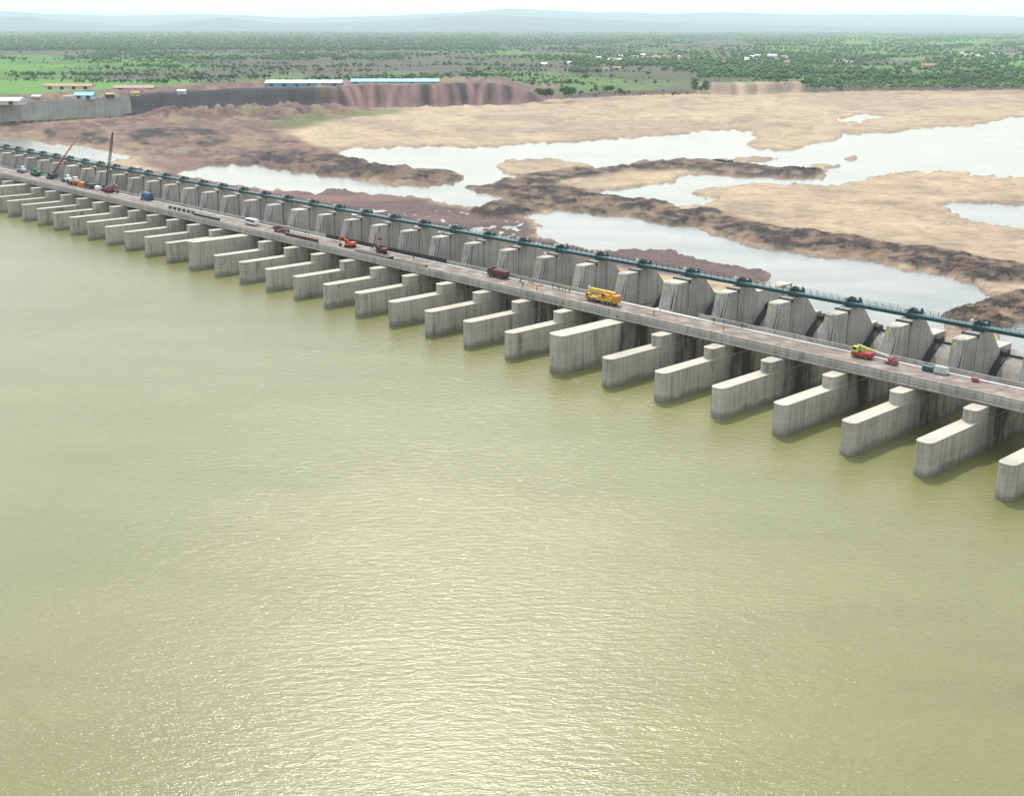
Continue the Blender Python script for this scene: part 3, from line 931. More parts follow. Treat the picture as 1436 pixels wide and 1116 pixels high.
for k in range(KMIN, KMAX):
    c0, c1 = pleft(k) + pwid(k) / 2, pleft(k + 1) + pwid(k + 1) / 2
    t = thing('hoist_walkway', 'teal steel hoist walkway span, ' + bay_phrase(k), 'walkway', P(c0, 0, 0), RZ, 'teal walkway spans between the towers')
    sc = (c1 - c0) / 19.0
    for me in WM[0]:
        link('girder', me, t).scale.x = sc
    link('walkway_plate', WM[1], t).scale.x = sc
    link('handrail', WM[2], t).scale.x = sc

# ------------------------------------------------------------------ road bridge
bridge = thing('road_bridge', 'long concrete road bridge carried on the barrage piers', 'bridge', P(0, 0, 0), RZ)
def deck_meshes(L):
    g = 0.05
    b = MB()
    b.box(g, L - g, 25.1, 39.3, 12.35, 12.75)
    for y in (25.45, 29.8, 34.2, 38.4):
        b.box(g + 0.3, L - g - 0.3, y, y + 0.6, 11.1, 12.35)
    b.box(g, L - g, 25.0, 25.7, 12.05, 12.7)
    b.prism_x([(24.6, 11.45), (25.44, 11.3), (25.44, 12.05), (24.72, 11.85)], g, L - g)
    span = b.mesh('deck_span', 'deck_concrete')
    b = MB(); b.box(g, L - g, 25.62, 37.2, 12.75, 12.80); road = b.mesh('road_surface', 'road_dusty')
    b = MB(); b.box(g, L - g, 25.05, 25.6, 12.7, 13.02); b.prism_x([(24.98, 13.02), (25.5, 13.02), (25.55, 13.8), (25.3, 13.8)], g, L - g); b.box(g, L - g, 25.24, 25.66, 13.8, 13.95)
    up = b.mesh('upstream_parapet', 'deck_concrete')
    b = MB(); b.box(g, L - g, 37.2, 38.55, 12.752, 13.05); kerb = b.mesh('footpath_kerb', 'kerb_concrete')
    b = MB(); b.box(g, L - g, 38.6, 38.9, 12.752, 14.05); b.box(g, L - g, 38.56, 38.94, 14.05, 14.2)
    dn = b.mesh('downstream_parapet', 'deck_concrete')
    b = MB(); b.box(g, L - g, 38.6, 38.75, 12.752, 14.6)
    for i in range(9):
        x = 0.6 + (L - 1.2) * i / 8
        b.box(x - 0.1, x + 0.1, 38.4, 38.6, 12.752, 14.7)
    form = b.mesh('steel_formwork', 'dark_steel')
    return span, road, up, kerb, dn, form
DM = deck_meshes(19.0)
for k in range(KMIN, KMAX):
    c0, c1 = pleft(k) + pwid(k) / 2, pleft(k + 1) + pwid(k + 1) / 2
    sc = (c1 - c0) / 19.0
    def pp(nm, me):
        o = link(nm, me, bridge, (c0, 0, 0)); o.scale.x = sc
    pp('deck_span', DM[0]); pp('road_surface', DM[1]); pp('footpath_kerb', DM[3]); pp('upstream_parapet', DM[2])
    mid = (c0 + c1) / 2
    if -178 < mid < -88:
        pp('steel_formwork', DM[5])
    elif not (-14 < mid < 20):
        pp('downstream_parapet', DM[4])
# drain openings above the wide piers
for k in (0, -11, -23):
    b = MB(); b.box(pleft(k) + 2.3, pleft(k) + 3.6, 24.93, 24.99, 11.4, 12.3)
    b.obj('drain_opening', 'slot_dark', bridge)
for k in range(KMIN, KMAX + 1):
    c = pleft(k) + pwid(k) / 2
    me = bpy.data.meshes.get('bearing_pad')
    if me is None:
        b = MB(); b.box(-1.4, 1.4, 25.3, 39.0, 11.062, 11.098); me = b.mesh('bearing_pad', 'machine_dark')
    link('bearing_pad', me, bridge, (c, 0, 0))

# ------------------------------------------------------------------ machines on the deck
ROAD = 12.80
def R_(s, n): return P(s, n, ROAD)

def wheels(t, xs, y0, y1, r=0.5, wd=0.35):
    for x in xs:
        for y, sgn in ((y0, -1), (y1, 1)):
            me = bpy.data.meshes.get(f'tyre_{r:.2f}')
            if me is None:
                b = MB(); b.tube((0, -wd / 2, 0), (0, wd / 2, 0), r, k=14); me = b.mesh(f'tyre_{r:.2f}', 'rubber')
                b = MB(); b.tube((0, -wd / 2 - 0.02, 0), (0, wd / 2 + 0.02, 0), r * 0.5, k=10); b.mesh(f'rim_{r:.2f}', 'rim_grey')
            wo_ = link('wheel', me, t, (x, y, r))
            link('rim', bpy.data.meshes[f'rim_{r:.2f}'], wo_)

def truck_crane(s, n, rz=0.0):
    t = thing('truck_crane', 'big yellow truck crane with its boom lowered, parked on the bridge road', 'crane truck', R_(s, n), RZ + rz)
    b = MB(); b.box(-6.3, 6.2, -1.3, 1.3, 0.95, 1.5); b.box(-6.6, -6.3, -1.3, 1.3, 0.6, 1.5); b.box(-3.0, 4.5, -1.35, 1.35, 1.5, 1.75); b.obj('chassis', 'yellow_paint', t, bevel=0.05)
    wheels(t, (-5.0, -3.7, -2.3, 1.5, 2.9, 4.3), -1.15, 1.15, 0.58, 0.45)
    b = MB(); b.prism_y([(-6.7, 0.9), (-4.9, 0.9), (-4.9, 2.5), (-6.2, 2.5), (-6.7, 1.7)], -1.3, 0.1); cabo = b.obj('driver_cab', 'yellow_paint', t, bevel=0.06)
    b = MB(); b.box(-6.45, -5.1, -1.32, -1.28, 1.75, 2.35); b.obj('cab_window', 'window_glass', cabo)
    b = MB(); b.box(-1.2, 5.4, -1.25, 1.25, 1.76, 2.5); b.box(1.0, 3.2, -1.25, -0.35, 2.5, 3.2); b.obj('superstructure', 'yellow_paint', t, bevel=0.08)
    b = MB(); b.prism_y([(0.2, 1.9), (1.9, 1.9), (1.9, 3.4), (0.7, 3.4), (0.2, 2.7)], -1.4, -0.45); oc = b.obj('operator_cab', 'orange_paint', t, bevel=0.05)
    b = MB(); b.box(0.7, 1.7, -1.43, -1.38, 2.5, 3.2); b.obj('cab_window', 'window_glass', oc)
    b = MB(); b.box(-5.8, 4.6, -0.1, 1.0, 2.75, 4.0); b.box(-6.3, -5.8, 0.0, 0.9, 2.9, 3.9); bo = b.obj('boom', 'yellow_paint', t, bevel=0.1)
    b = MB(); b.box(-6.75, -6.3, 0.1, 0.8, 2.7, 4.4); b.obj('boom_head', 'cabinet_white', bo)
    b = MB(); b.box(4.6, 6.6, -1.35, 1.35, 1.6, 3.3); b.obj('counterweight', 'orange_paint', t, bevel=0.15)
    for x in (-2.9, 5.0):
        b = MB(); b.box(x - 0.25, x + 0.25, -1.7, 1.7, 0.75, 1.2); b.box(x - 0.2, x + 0.2, -1.7, -1.45, 0.1, 0.8); b.obj('outrigger', 'machine_brown', t)
truck_crane(-11.6, 33.3)

def tipper(s, n, body, cab, label, rz=0.0, load=True):
    t = thing('tipper_truck', label, 'truck', R_(s, n), RZ + rz)
    b = MB(); b.box(-4.2, 4.3, -0.9, 0.9, 0.75, 1.1); b.obj('chassis', 'machine_dark', t)
    wheels(t, (-3.1, 1.9, 3.3), -1.05, 1.05, 0.52, 0.4)
    b = MB(); b.prism_y([(-4.5, 0.7), (-2.6, 0.7), (-2.6, 2.9), (-4.2, 2.9), (-4.5, 2.0)], -1.2, 1.2); c = b.obj('cab', cab, t, bevel=0.08)
    b = MB(); b.box(-4.1, -2.9, -1.22, -1.18, 2.0, 2.65); b.obj('side_window', 'window_glass', c)
    b = MB(); b.frust(-2.2, 4.3, -1.15, 1.15, 1.15, -2.3, 4.6, -1.25, 1.25, 2.6); b.box(-2.5, -2.1, -1.25, 1.25, 1.15, 3.4); b.obj('dump_body', body, t)
    if load:
        b = MB(); b.frust(-2.1, 4.3, -1.1, 1.1, 2.61, -1.2, 3.2, -0.5, 0.5, 3.1); b.obj('spoil_load', 'rust_steel', t)
    b = MB(); b.tube((-2.5, -1.0, 1.2), (-2.5, -1.0, 3.7), 0.07); b.obj('exhaust_pipe', 'rim_grey', t)
tipper(-63.4, 36.2, 'maroon_paint', 'dark_green', 'maroon tipper truck with dark green cab on the bridge road')
tipper(-383.0, 36.0, 'machine_dark', 'maroon_paint', 'dark tipper truck parked beside the black lattice boom crane')

def excavator(s, n, col_, label, arm_up, rz=0.0, cat='excavator', k=1.0):
    t = thing('excavator', label, cat, R_(s, n), RZ + rz)
    for y in (-1.15, 1.15):
        b = MB(); b.prism_y([(-1.9, 0.15), (-1.5, 0), (1.5, 0), (1.9, 0.15), (2.0, 0.5), (1.6, 0.85), (-1.6, 0.85), (-2.0, 0.5)], y - 0.28, y + 0.28); b.obj('track', 'rubber', t)
    b = MB(); b.box(-1.8, 2.2, -1.25, 1.25, 1.0, 1.5); b.box(0.3, 2.2, -1.2, 1.2, 1.5, 2.2); b.box(-0.7, 0.5, -0.6, 0.6, 0.6, 1.0); b.obj('upper_body', col_, t, bevel=0.08)
    b = MB(); b.prism_y([(-1.7, 1.5), (-0.2, 1.5), (-0.2, 2.95), (-1.3, 2.95), (-1.7, 2.2)], -1.2, -0.25); c = b.obj('cab', col_, t, bevel=0.06)
    b = MB(); b.box(-1.45, -0.4, -1.23, -1.18, 1.95, 2.8); b.obj('side_window', 'window_glass', c)
    if arm_up:
        p = [(-1.2, 1.6), (-2.0, 4.6), (-1.2, 7.2)]; e = (-0.6, 6.0)
    else:
        p = [(-1.2, 1.6), (-3.4, 3.9), (-5.2, 3.0)]; e = (-5.0, 1.0)
    b = MB()
    b.tube((p[0][0], 0.3, p[0][1]), (p[1][0], 0.3, p[1][1]), 0.34, 0.3, 6); b.tube((p[1][0], 0.3, p[1][1]), (p[2][0], 0.3, p[2][1]), 0.3, 0.22, 6); b.obj('boom', col_, t)
    b = MB(); b.tube((p[2][0], 0.3, p[2][1]), (e[0], 0.3, e[1]), 0.24, 0.18, 6); b.obj('dipper_arm', col_, t)
    b = MB(); b.frust(e[0] - 0.5, e[0] + 0.5, -0.3, 0.9, e[1] - 0.8, e[0] - 0.3, e[0] + 0.3, -0.2, 0.8, e[1]); b.obj('bucket', 'machine_dark', t)
    for o in t.children:
        pass
    t.scale = (k, k, k)
    return t
excavator(-146.0, 33.3, 'red_orange', 'bright orange excavator with its arm bent low on the bridge road', False, rz=0.3)
tx = excavator(-126.5, 33.8, 'orange_paint', 'dark red machine with an upright orange arm on the bridge road', True, rz=0.5)
for o in tx.children:
    if o.name.split('.')[0] in ('upper_body', 'cab'):
        o.data = o.data.copy(); o.data.materials[0] = MATS['maroon_paint']

def minibus(s, n):
    t = thing('minibus', 'white minibus with dark windows driving on the bridge road', 'bus', R_(s, n), RZ)
    b = MB(); b.prism_y([(-4.0, 0.45), (4.0, 0.45), (4.1, 0.9), (3.9, 2.75), (-3.5, 2.75), (-4.1, 1.7)], -1.15, 1.15); c = b.obj('body', 'white_paint', t, bevel=0.1)
    for y in (-1.17, 1.17):
        for i in range(5):
            b = MB(); b.box(-3.1 + i * 1.4, -1.85 + i * 1.4, y - 0.02, y + 0.02, 1.6, 2.4); b.obj('window', 'window_glass', t)
    b = MB(); b.box(-3.4, 3.8, -1.0, 1.0, 2.752, 2.84); b.obj('roof_rack', 'cabinet_white', t)
    wheels(t, (-2.6, 2.5), -1.05, 1.05, 0.45, 0.3)
minibus(-219.5, 34.3)

def tractor(s, n):
    t = thing('tractor', 'pink-red tractor with a dark flat trailer on the bridge road', 'tractor', R_(s, n), RZ)
    b = MB(); b.box(-1.5, 0.6, -0.5, 0.5, 0.7, 1.7); b.box(0.3, 1.5, -0.75, 0.75, 0.8, 1.5); b.obj('bonnet', 'pink_red', t, bevel=0.08)
    b = MB(); b.box(0.2, 1.5, -0.8, 0.8, 2.5, 2.65)
    for x in (0.3, 1.4):
        for y in (-0.7, 0.7):
            b.box(x - 0.06, x + 0.06, y - 0.06, y + 0.06, 1.5, 2.5)
    b.obj('canopy', 'machine_dark', t)
    wheels(t, (1.0,), -0.95, 0.95, 0.8, 0.45)
    wheels(t, (-1.2,), -0.75, 0.75, 0.45, 0.3)
    b = MB(); b.box(-7.0, -2.2, -1.3, 1.3, 0.95, 1.15); b.box(-7.0, -2.2, -1.3, -1.2, 1.15, 1.9); b.box(-7.0, -2.2, 1.2, 1.3, 1.15, 1.9); b.box(-7.1, -7.0, -1.3, 1.3, 0.95, 1.9)
    tr = b.obj('trailer', 'maroon_paint', t)
    wheels(t, (-5.8, -4.6), -1.1, 1.1, 0.47, 0.3)
    b = MB(); b.tube((-2.2, 0, 0.9), (-1.0, 0, 0.8), 0.1); b.obj('drawbar', 'machine_dark', t)
tractor(-192.0, 33.2)

def tarp_truck(s, n):
    t = thing('covered_truck', 'blue covered truck on the bridge road between the left cranes and the minibus', 'truck', R_(s, n), RZ)
    b = MB(); b.box(-5, 4.8, -0.9, 0.9, 0.75, 1.1); b.obj('chassis', 'machine_dark', t)
    wheels(t, (-3.6, 1.9, 3.3), -1.05, 1.05, 0.52, 0.4)
    b = MB(); b.prism_y([(-5.2, 0.7), (-3.4, 0.7), (-3.4, 2.8), (-4.9, 2.8), (-5.2, 1.9)], -1.2, 1.2); c = b.obj('cab', 'white_paint', t, bevel=0.08)
    b = MB(); b.box(-4.8, -3.7, -1.22, -1.18, 1.9, 2.55); b.obj('side_window', 'window_glass', c)
    b = MB(); b.prism_x([(-1.25, 1.12), (1.25, 1.12), (1.25, 3.2), (0.7, 3.8), (-0.7, 3.8), (-1.25, 3.2)], -3.1, 4.9); b.obj('tarpaulin', 'blue_paint', t)
tarp_truck(-322.5, 37.5)

def crane(s, n, base_col, boom_cols, label, boom_dir, length, lattice, name='crawler_crane'):
    t = thing(name, label, 'crane', R_(s, n), RZ)
    for y in (-1.7, 1.7):
        b = MB(); b.prism_y([(-3.2, 0.25), (-2.7, 0), (2.7, 0), (3.2, 0.25), (3.3, 0.6), (2.8, 1.1), (-2.8, 1.1), (-3.3, 0.6)], y - 0.4, y + 0.4); b.obj('track', 'rubber', t)
    b = MB(); b.box(-2.4, 3.6, -1.5, 1.5, 1.25, 1.7); b.box(0.8, 3.7, -1.5, 1.5, 1.7, 3.0); b.box(-0.9, 0.9, -0.9, 0.9, 0.8, 1.25); b.obj('upper_body', base_col, t, bevel=0.08)
    b = MB(); b.prism_y([(-2.5, 1.7), (-0.9, 1.7), (-0.9, 3.3), (-2.1, 3.3), (-2.5, 2.5)], -1.6, -0.6); c = b.obj('operator_cab', base_col, t, bevel=0.06)
    b = MB(); b.box(-2.2, -1.1, -1.63, -1.58, 2.4, 3.1); b.obj('cab_window', 'window_glass', c)
    b = MB(); b.box(3.7, 4.7, -1.5, 1.5, 1.4, 2.9); b.obj('counterweight', 'machine_dark', t, bevel=0.08)
    d = Vector(boom_dir).normalized()
    o0 = Vector((-1.6, 0.2, 1.8))
    if lattice:
        u = d.cross(Vector((0, 1, 0))).normalized()
        v = d.cross(u)
        b = MB()
        q = 0.62
        def at_(tt, i):
            wdt = q * min(1, 0.35 + tt * 4, 0.35 + (1 - tt) * 4)
            a = PI / 4 + i * PI / 2
            return o0 + d * (length * tt) + u * (wdt * math.cos(a)) + v * (wdt * math.sin(a))
        N = 16
        for j in range(N):
            for i in range(4):
                b.tube(at_(j / N, i), at_((j + 1) / N, i), 0.11, k=4)
                b.tube(at_(j / N, i), at_((j + 1) / N, (i + 1) % 4), 0.07, k=4)
        b.obj('lattice_boom', boom_cols[0], t)
    else:
        L1 = length * 0.5
        b = MB(); b.tube(o0, o0 + d * L1, 0.75, 0.65, 6); bo = b.obj('boom_base', boom_cols[0], t)
        b = MB(); b.tube(o0 + d * (L1 - 0.3), o0 + d * (length * 0.8), 0.42, 0.38, 6); b.tube(o0 + d * (length * 0.79), o0 + d * length, 0.3, 0.26, 6); b.obj('boom_extension', boom_cols[1], bo)
        b = MB(); b.tube((-2.4, 0.2, 1.7), o0 + d * (L1 * 0.55), 0.22, k=6); b.obj('luffing_ram', 'rim_grey', t)
    tip = o0 + d * length
    b = MB(); b.box(tip.x - 0.5, tip.x + 0.5, tip.y - 0.3, tip.y + 0.3, tip.z - 0.3, tip.z + 0.5); b.obj('boom_head', boom_cols[-1], t)
    b = MB(); b.tube(tip, tip - Vector((0, 0, length * 0.25)), 0.04, k=4); b.obj('hoist_rope', 'machine_dark', t)
    b = MB(); b.tube(tip + Vector((0, 0, 0.2)), (3.2, 0.2, 3.1), 0.05, k=4); b.obj('pendant_rope', 'machine_dark', t)
    return t
crane(-367.0, 38.0, 'dark_green', ('dark_steel',), 'crane with tall black lattice boom on the left stretch of the bridge', (0.27, 0.1, 1.0), 29.0, True)
crane(-437.0, 38.5, 'machine_dark', ('pink_red', 'orange_paint'), 'red crane with slanting red and orange telescopic boom near the left edge', (0.86, 0.30, 0.85), 33.0, False, 'mobile_crane')
excavator(-455.0, 38.0, 'green_paint', 'green excavator left of the slanting red crane', False, rz=0.2, k=1.35)
excavator(-361.0, 36.5, 'magenta_red', 'magenta red excavator at the foot of the black lattice boom', False, rz=PI + 0.3, k=1.2)

def loader(s, n, body, label, k=1.0, rz=0.0):
    t = thing('wheel_loader', label, 'loader', R_(s, n), RZ + rz)
    b = MB(); b.box(-0.4, 3.0, -1.0, 1.0, 0.9, 2.0); b.box(-2.6, -0.4, -0.8, 0.8, 0.8, 1.5); b.obj('body', body, t, bevel=0.1)
    b = MB(); b.prism_y([(-0.6, 1.9), (1.0, 1.9), (0.9, 3.2), (-0.4, 3.2)], -0.8, 0.8); c = b.obj('cab', 'white_paint', t, bevel=0.06)
    b = MB(); b.box(-0.35, 0.8, -0.83, -0.78, 2.2, 3.0); b.obj('side_window', 'window_glass', c)
    wheels(t, (-1.8, 1.9), -1.1, 1.1, 0.75, 0.5)
    b = MB()
    for y in (-0.5, 0.5):
        b.tube((-1.0, y, 1.7), (-3.6, y, 1.0), 0.14, k=6)
    b.obj('lift_arms', body, t)
    b = MB(); b.prism_y([(-4.6, 0.15), (-3.5, 0.15), (-3.4, 1.2), (-3.8, 0.5)], -1.3, 1.3); b.obj('bucket', 'machine_dark', t)
    t.scale = (k, k, k)
loader(-402.0, 36.5, 'orange_paint', 'orange wheel loader between the red crane and the black boom crane', 1.4)
loader(-416.0, 38.5, 'white_paint', 'white wheel loader just right of the slanting red crane', 1.3)
loader(-477.0, 38.0, 'lilac_paint', 'pale lilac wheel loader left of the green excavator', 1.2)

def pickup_crane(s, n):
    t = thing('mobile_crane', 'small red crane truck with yellow cab and low pale boom on the bridge', 'crane truck', R_(s, n), RZ)
    b = MB(); b.box(-2.8, 2.9, -1.15, 1.15, 0.6, 1.35); b.box(0.4, 2.9, -1.15, 1.15, 1.35, 1.7); b.obj('chassis', 'red_paint', t, bevel=0.1)
    wheels(t, (-1.9, 1.9), -1.05, 1.05, 0.5, 0.4)
    b = MB(); b.prism_y([(-2.9, 1.37), (-1.0, 1.37), (-1.1, 2.9), (-2.5, 2.9), (-2.9, 2.2)], -1.1, 0.2); c = b.obj('cab', 'lime_yellow', t, bevel=0.08)
    b = MB(); b.box(-2.5, -1.3, -1.13, -1.08, 2.0, 2.7); b.obj('cab_window', 'window_glass', c)
    b = MB(); b.box(-2.3, 0.2, 0.25, 1.1, 1.37, 2.6); b.obj('winch_housing', 'lime_yellow', t, bevel=0.1)
    b = MB(); b.tube((-1.8, 0.5, 3.0), (3.0, 0.5, 2.3), 0.36, 0.3, 6); bo = b.obj('boom_base', 'lime_yellow', t)
    b = MB(); b.tube((2.9, 0.5, 2.3), (7.4, 0.5, 1.7), 0.24, 0.2, 6); b.obj('boom_extension', 'cabinet_white', bo)
    b = MB(); b.tube((-0.4, -0.6, 1.4), (-0.9, -0.6, 4.2), 0.06, k=6); b.obj('exhaust_pipe', 'machine_dark', t)
pickup_crane(78.7, 35.4)

def mixer(s, n):
    t = thing('site_mixer', 'small pink-red concrete mixer on the bridge right of the red crane truck', 'mixer', R_(s, n), RZ)
    b = MB(); b.box(-1.7, 1.7, -0.7, 0.7, 0.5, 0.75); b.obj('frame', 'pink_red', t)
    wheels(t, (-1.1, 1.1), -0.75, 0.75, 0.35, 0.2)
    b = MB(); b.tube((-0.9, 0, 1.0), (0.0, 0, 1.5), 0.4, 0.75, 10); b.tube((0.0, 0, 1.5), (0.9, 0, 2.0), 0.75, 0.35, 10); b.obj('drum', 'pink_red', t)
    b = MB(); b.box(1.0, 1.6, -0.5, 0.5, 0.75, 1.4); b.obj('engine_box', 'red_paint', t)
mixer(87.4, 35.0)

def skip_box(s, n, L, W, H, mat, label, cat='container', name='site_container', lid=None):
    t = thing(name, label, cat, R_(s, n), RZ)
    b = MB(); b.box(-L / 2, L / 2, -W / 2, W / 2, 0.15, H); b.obj('shell', mat, t, bevel=0.04)
    for y in (-W / 2 - 0.03, W / 2 + 0.03):
        for i in range(6):
            x = -L / 2 + 0.2 + (L - 0.4) * i / 5
            me = bpy.data.meshes.new('rib'); b = MB(); b.box(x - 0.05, x + 0.05, y - 0.03, y + 0.03, 0.2, H - 0.05); b.obj('rib', lid or mat, t)
    b = MB(); b.box(-L / 2 - 0.05, L / 2 + 0.05, -W / 2 - 0.05, W / 2 + 0.05, H, H + 0.1); b.obj('roof', lid or mat, t)
    b = MB(); b.box(-L / 2 + 0.2, -L / 2 + 0.5, -W / 2, W / 2, 0, 0.148); b.box(L / 2 - 0.5, L / 2 - 0.2, -W / 2, W / 2, 0, 0.148); b.obj('skid', 'machine_dark', t)
skip_box(96.9, 36.0, 2.6, 1.3, 1.3, 'teal_light', 'low teal box on the bridge left of the grey container')
skip_box(100.3, 36.4, 3.2, 1.8, 1.75, 'cabinet_white', 'pale grey container at the downstream kerb near the right edge', lid='rim_grey')
skip_box(109.5, 36.0, 1.6, 0.9, 0.9, 'pink_red', 'small red box on the kerb nearest the right edge')
skip_box(-392.0, 36.0, 5.0, 2.2, 2.4, 'orange_paint', 'orange site container beside the orange wheel loader')
skip_box(-374.0, 40.2 - 4, 4.0, 2.0, 1.9, 'white_paint', 'white site container left of the black boom crane')

def girder_stack(s, n, L, mat, label, cnt=3, rz=0.0):
    t = thing('girder_stack', label, 'girder', R_(s, n), RZ + rz)
    for i in range(cnt):
        y = (i - (cnt - 1) / 2) * 0.75
        b = MB(); b.box(-L / 2, L / 2, y - 0.3, y + 0.3, 0.0, 0.08); b.box(-L / 2, L / 2, y - 0.06, y + 0.06, 0.08, 1.1); b.box(-L / 2, L / 2, y - 0.3, y + 0.3, 1.1, 1.2)
        b.obj('girder', mat, t)
girder_stack(-124.0, 28.4, 21.0, 'dark_steel', 'dark steel girders lying along the upstream side, left of the upright arm', 4)
girder_stack(-101.0, 27.4, 18.0, 'rust_steel', 'brown steel girders lying along the upstream side, nearer end', 3)
girder_stack(-250.0, 29.5, 22.0, 'dark_steel', 'long dark beams lying on the bridge road left of the minibus', 2)
girder_stack(-175.0, 30.2, 24.0, 'rust_steel', 'thin brown beams lying on the road between tractor and orange excavator', 1)
for i in range(6):
    s = -286.0 + i * 4.3
    t = thing('precast_block', 'dark gapped precast block in the row on the road right of the blue truck', 'concrete block', R_(s, 30.8), RZ, 'row of precast blocks on the road')
    b = MB(); b.box(-1.2, 1.2, -0.9, 0.9, 0, 0.35); b.obj('foot', 'kerb_concrete', t)
    b = MB(); b.box(-1.0, 1.0, -0.35, 0.35, 0.352, 1.5); b.obj('stem', 'dark_steel', t)
def earth_heap(s, n, r, h, label, seed):
    q = np.random.default_rng(seed)
    m = 12
    vs = [(0, 0, h)]
    for k_, z_ in ((0.35, 0.8), (0.7, 0.42), (1.0, 0.0)):
        for i in range(m):
            a = 2 * PI * i / m
            rr = r * k_ * q.uniform(0.8, 1.2)
            vs.append((rr * math.cos(a) * 1.5, rr * math.sin(a), h * z_ * (q.uniform(0.8, 1.2) if z_ else 0)))
    fs = [(0, 1 + i, 1 + (i + 1) % m) for i in range(m)]
    for j in range(2):
        fs += [(1 + j * m + i, 1 + (j + 1) * m + i, 1 + (j + 1) * m + (i + 1) % m, 1 + j * m + (i + 1) % m) for i in range(m)]
    b = MB(); b.add(vs, fs)
    o = link('earth_heap', b.mesh('earth_heap', 'spoil_earth'), None, R_(s, n), RZ)
    tag(o, label, 'earth heap')
plain('spoil_earth', (0.24, 0.15, 0.10), 0.95, 0, 0.5)
earth_heap(-48.5, 37.0, 1.3, 0.7, 'small brown earth heap at the kerb behind the maroon truck', 1)
earth_heap(-43.0, 36.6, 1.1, 0.6, 'brown earth heap at the kerb left of the worker group', 2)
earth_heap(-25.6, 36.5, 0.9, 0.5, 'low brown earth heap at the kerb left of the yellow crane', 3)
earth_heap(33.6, 36.0, 1.2, 0.5, 'low brown earth heap on the road by the dark worker pair', 4)
earth_heap(-160.0, 35.8, 1.4, 0.8, 'brown earth heap at the kerb left of the orange excavator', 5)
earth_heap(-205.5, 36.3, 1.4, 0.8, 'brown earth heap at the kerb between minibus and tractor', 6)
# timber and planks near the people
for i, (s, n, r, l) in enumerate(((-47.0, 35.2, 0.2, 'orange timber planks stacked behind the maroon truck'), (-41.0, 33.6, -0.15, 'loose orange timber planks in the middle of the workers'), (9.0, 33.5, 0.4, 'small heap of yellow planks on the road right of the yellow crane'))):
    t = thing('plank_stack', l, 'planks', R_(s, n), RZ + r)
    for j in range(7):
        b = MB(); x = random.uniform(-0.4, 0.4); y = (j % 4) * 0.42 - 0.6; z = 0.0 if j < 4 else 0.1
        b.box(x - 1.9, x + 1.9, y - 0.18, y + 0.18, z, z + 0.098); b.obj('plank', 'timber', t)

# ------------------------------------------------------------------ people
def person_mesh():
    pts = [(0, 0, 0.95), (0, 0, 1.2), (0, 0, 1.42), (0, 0, 1.53), (0, -0.02, 1.65), (0, -0.01, 1.74),
           (0.1, 0, 0.9), (0.12, 0.02, 0.5), (0.13, 0.04, 0.09), (0.13, -0.12, 0.05),
           (-0.1, 0, 0.9), (-0.12, -0.06, 0.5), (-0.13, 0.0, 0.09), (-0.13, -0.16, 0.05),
           (0.2, 0, 1.40), (0.27, 0.03, 1.12), (0.26, -0.1, 0.88), (-0.2, 0, 1.40), (-0.27, 0.02, 1.12), (-0.25, -0.12, 0.9)]
    ed = [(0, 1), (1, 2), (2, 3), (3, 4), (4, 5), (0, 6), (6, 7), (7, 8), (8, 9), (0, 10), (10, 11), (11, 12), (12, 13), (2, 14), (14, 15), (15, 16), (2, 17), (17, 18), (18, 19)]
    rad = [0.15, 0.15, 0.16, 0.06, 0.105, 0.07, 0.1, 0.075, 0.05, 0.045, 0.1, 0.075, 0.05, 0.045, 0.075, 0.05, 0.045, 0.075, 0.05, 0.045]
    me = bpy.data.meshes.new('person_body')
    me.from_pydata(pts, ed, [])
    o = bpy.data.objects.new('tmp_person', me)
    C.objects.link(o)
    md = o.modifiers.new('skin', 'SKIN')
    for i, r in enumerate(rad):
        me.skin_vertices[0].data[i].radius = (r, r * 0.85)
    me.skin_vertices[0].data[0].use_root = True
    o.modifiers.new('sub', 'SUBSURF').levels = 1
    dg = bpy.context.evaluated_depsgraph_get()
    out = bpy.data.meshes.new_from_object(o.evaluated_get(dg))
    bpy.data.objects.remove(o)
    return out
PB = person_mesh()
def person(s, n, shirt, label, rz=0.0, z=ROAD):
    key = 'person_' + shirt
    me = bpy.data.meshes.get(key)
    if me is None:
        me = PB.copy(); me.name = key
        me.materials.clear()
        for mname in ('skin', shirt, 'trousers'):
            me.materials.append(MATS[mname])
        for p in me.polygons:
            c = p.center
            p.material_index = 0 if c.z > 1.5 or (abs(c.x) > 0.2 and c.z < 1.05) else (2 if c.z < 0.98 else 1)
            p.use_smooth = True
    o = link('person', me, None, P(s, n, z), RZ + rz)
    tag(o, label, 'person')
    hm = bpy.data.meshes.get('hard_hat')
    if hm is None:
        b = MB(); b.tube((0, 0, 1.70), (0, 0, 1.73), 0.15, 0.14, 10); b.tube((0, 0, 1.731), (0, 0, 1.83), 0.125, 0.07, 10); hm = b.mesh('hard_hat', 'lime_yellow')
    link('hard_hat', hm, o)
person(-52.5, 36.6, 'shirt_dark', 'worker in dark clothes standing just behind the maroon truck')
person(-51.4, 35.0, 'shirt_white', 'worker in white shirt standing just behind the maroon truck')
person(-45.8, 31.0, 'shirt_dark', 'worker in dark clothes out on the upstream side of the road behind the maroon truck', 0.6)
person(-38.6, 30.6, 'shirt_orange', 'worker in orange vest on the upstream side of the road, below the planks', 1.6)
person(-37.5, 36.8, 'shirt_dark', 'tallest-standing dark worker of the group beside the kerb, left end', 2.0)
person(-34.2, 36.4, 'shirt_dark', 'dark worker second from the left in the group beside the kerb', 0.3)
person(-32.6, 36.6, 'shirt_orange', 'worker in orange vest in the middle of the group beside the kerb', 1.0)
person(-30.8, 36.0, 'shirt_dark', 'dark worker right of the orange vest in the group beside the kerb', 2.6)
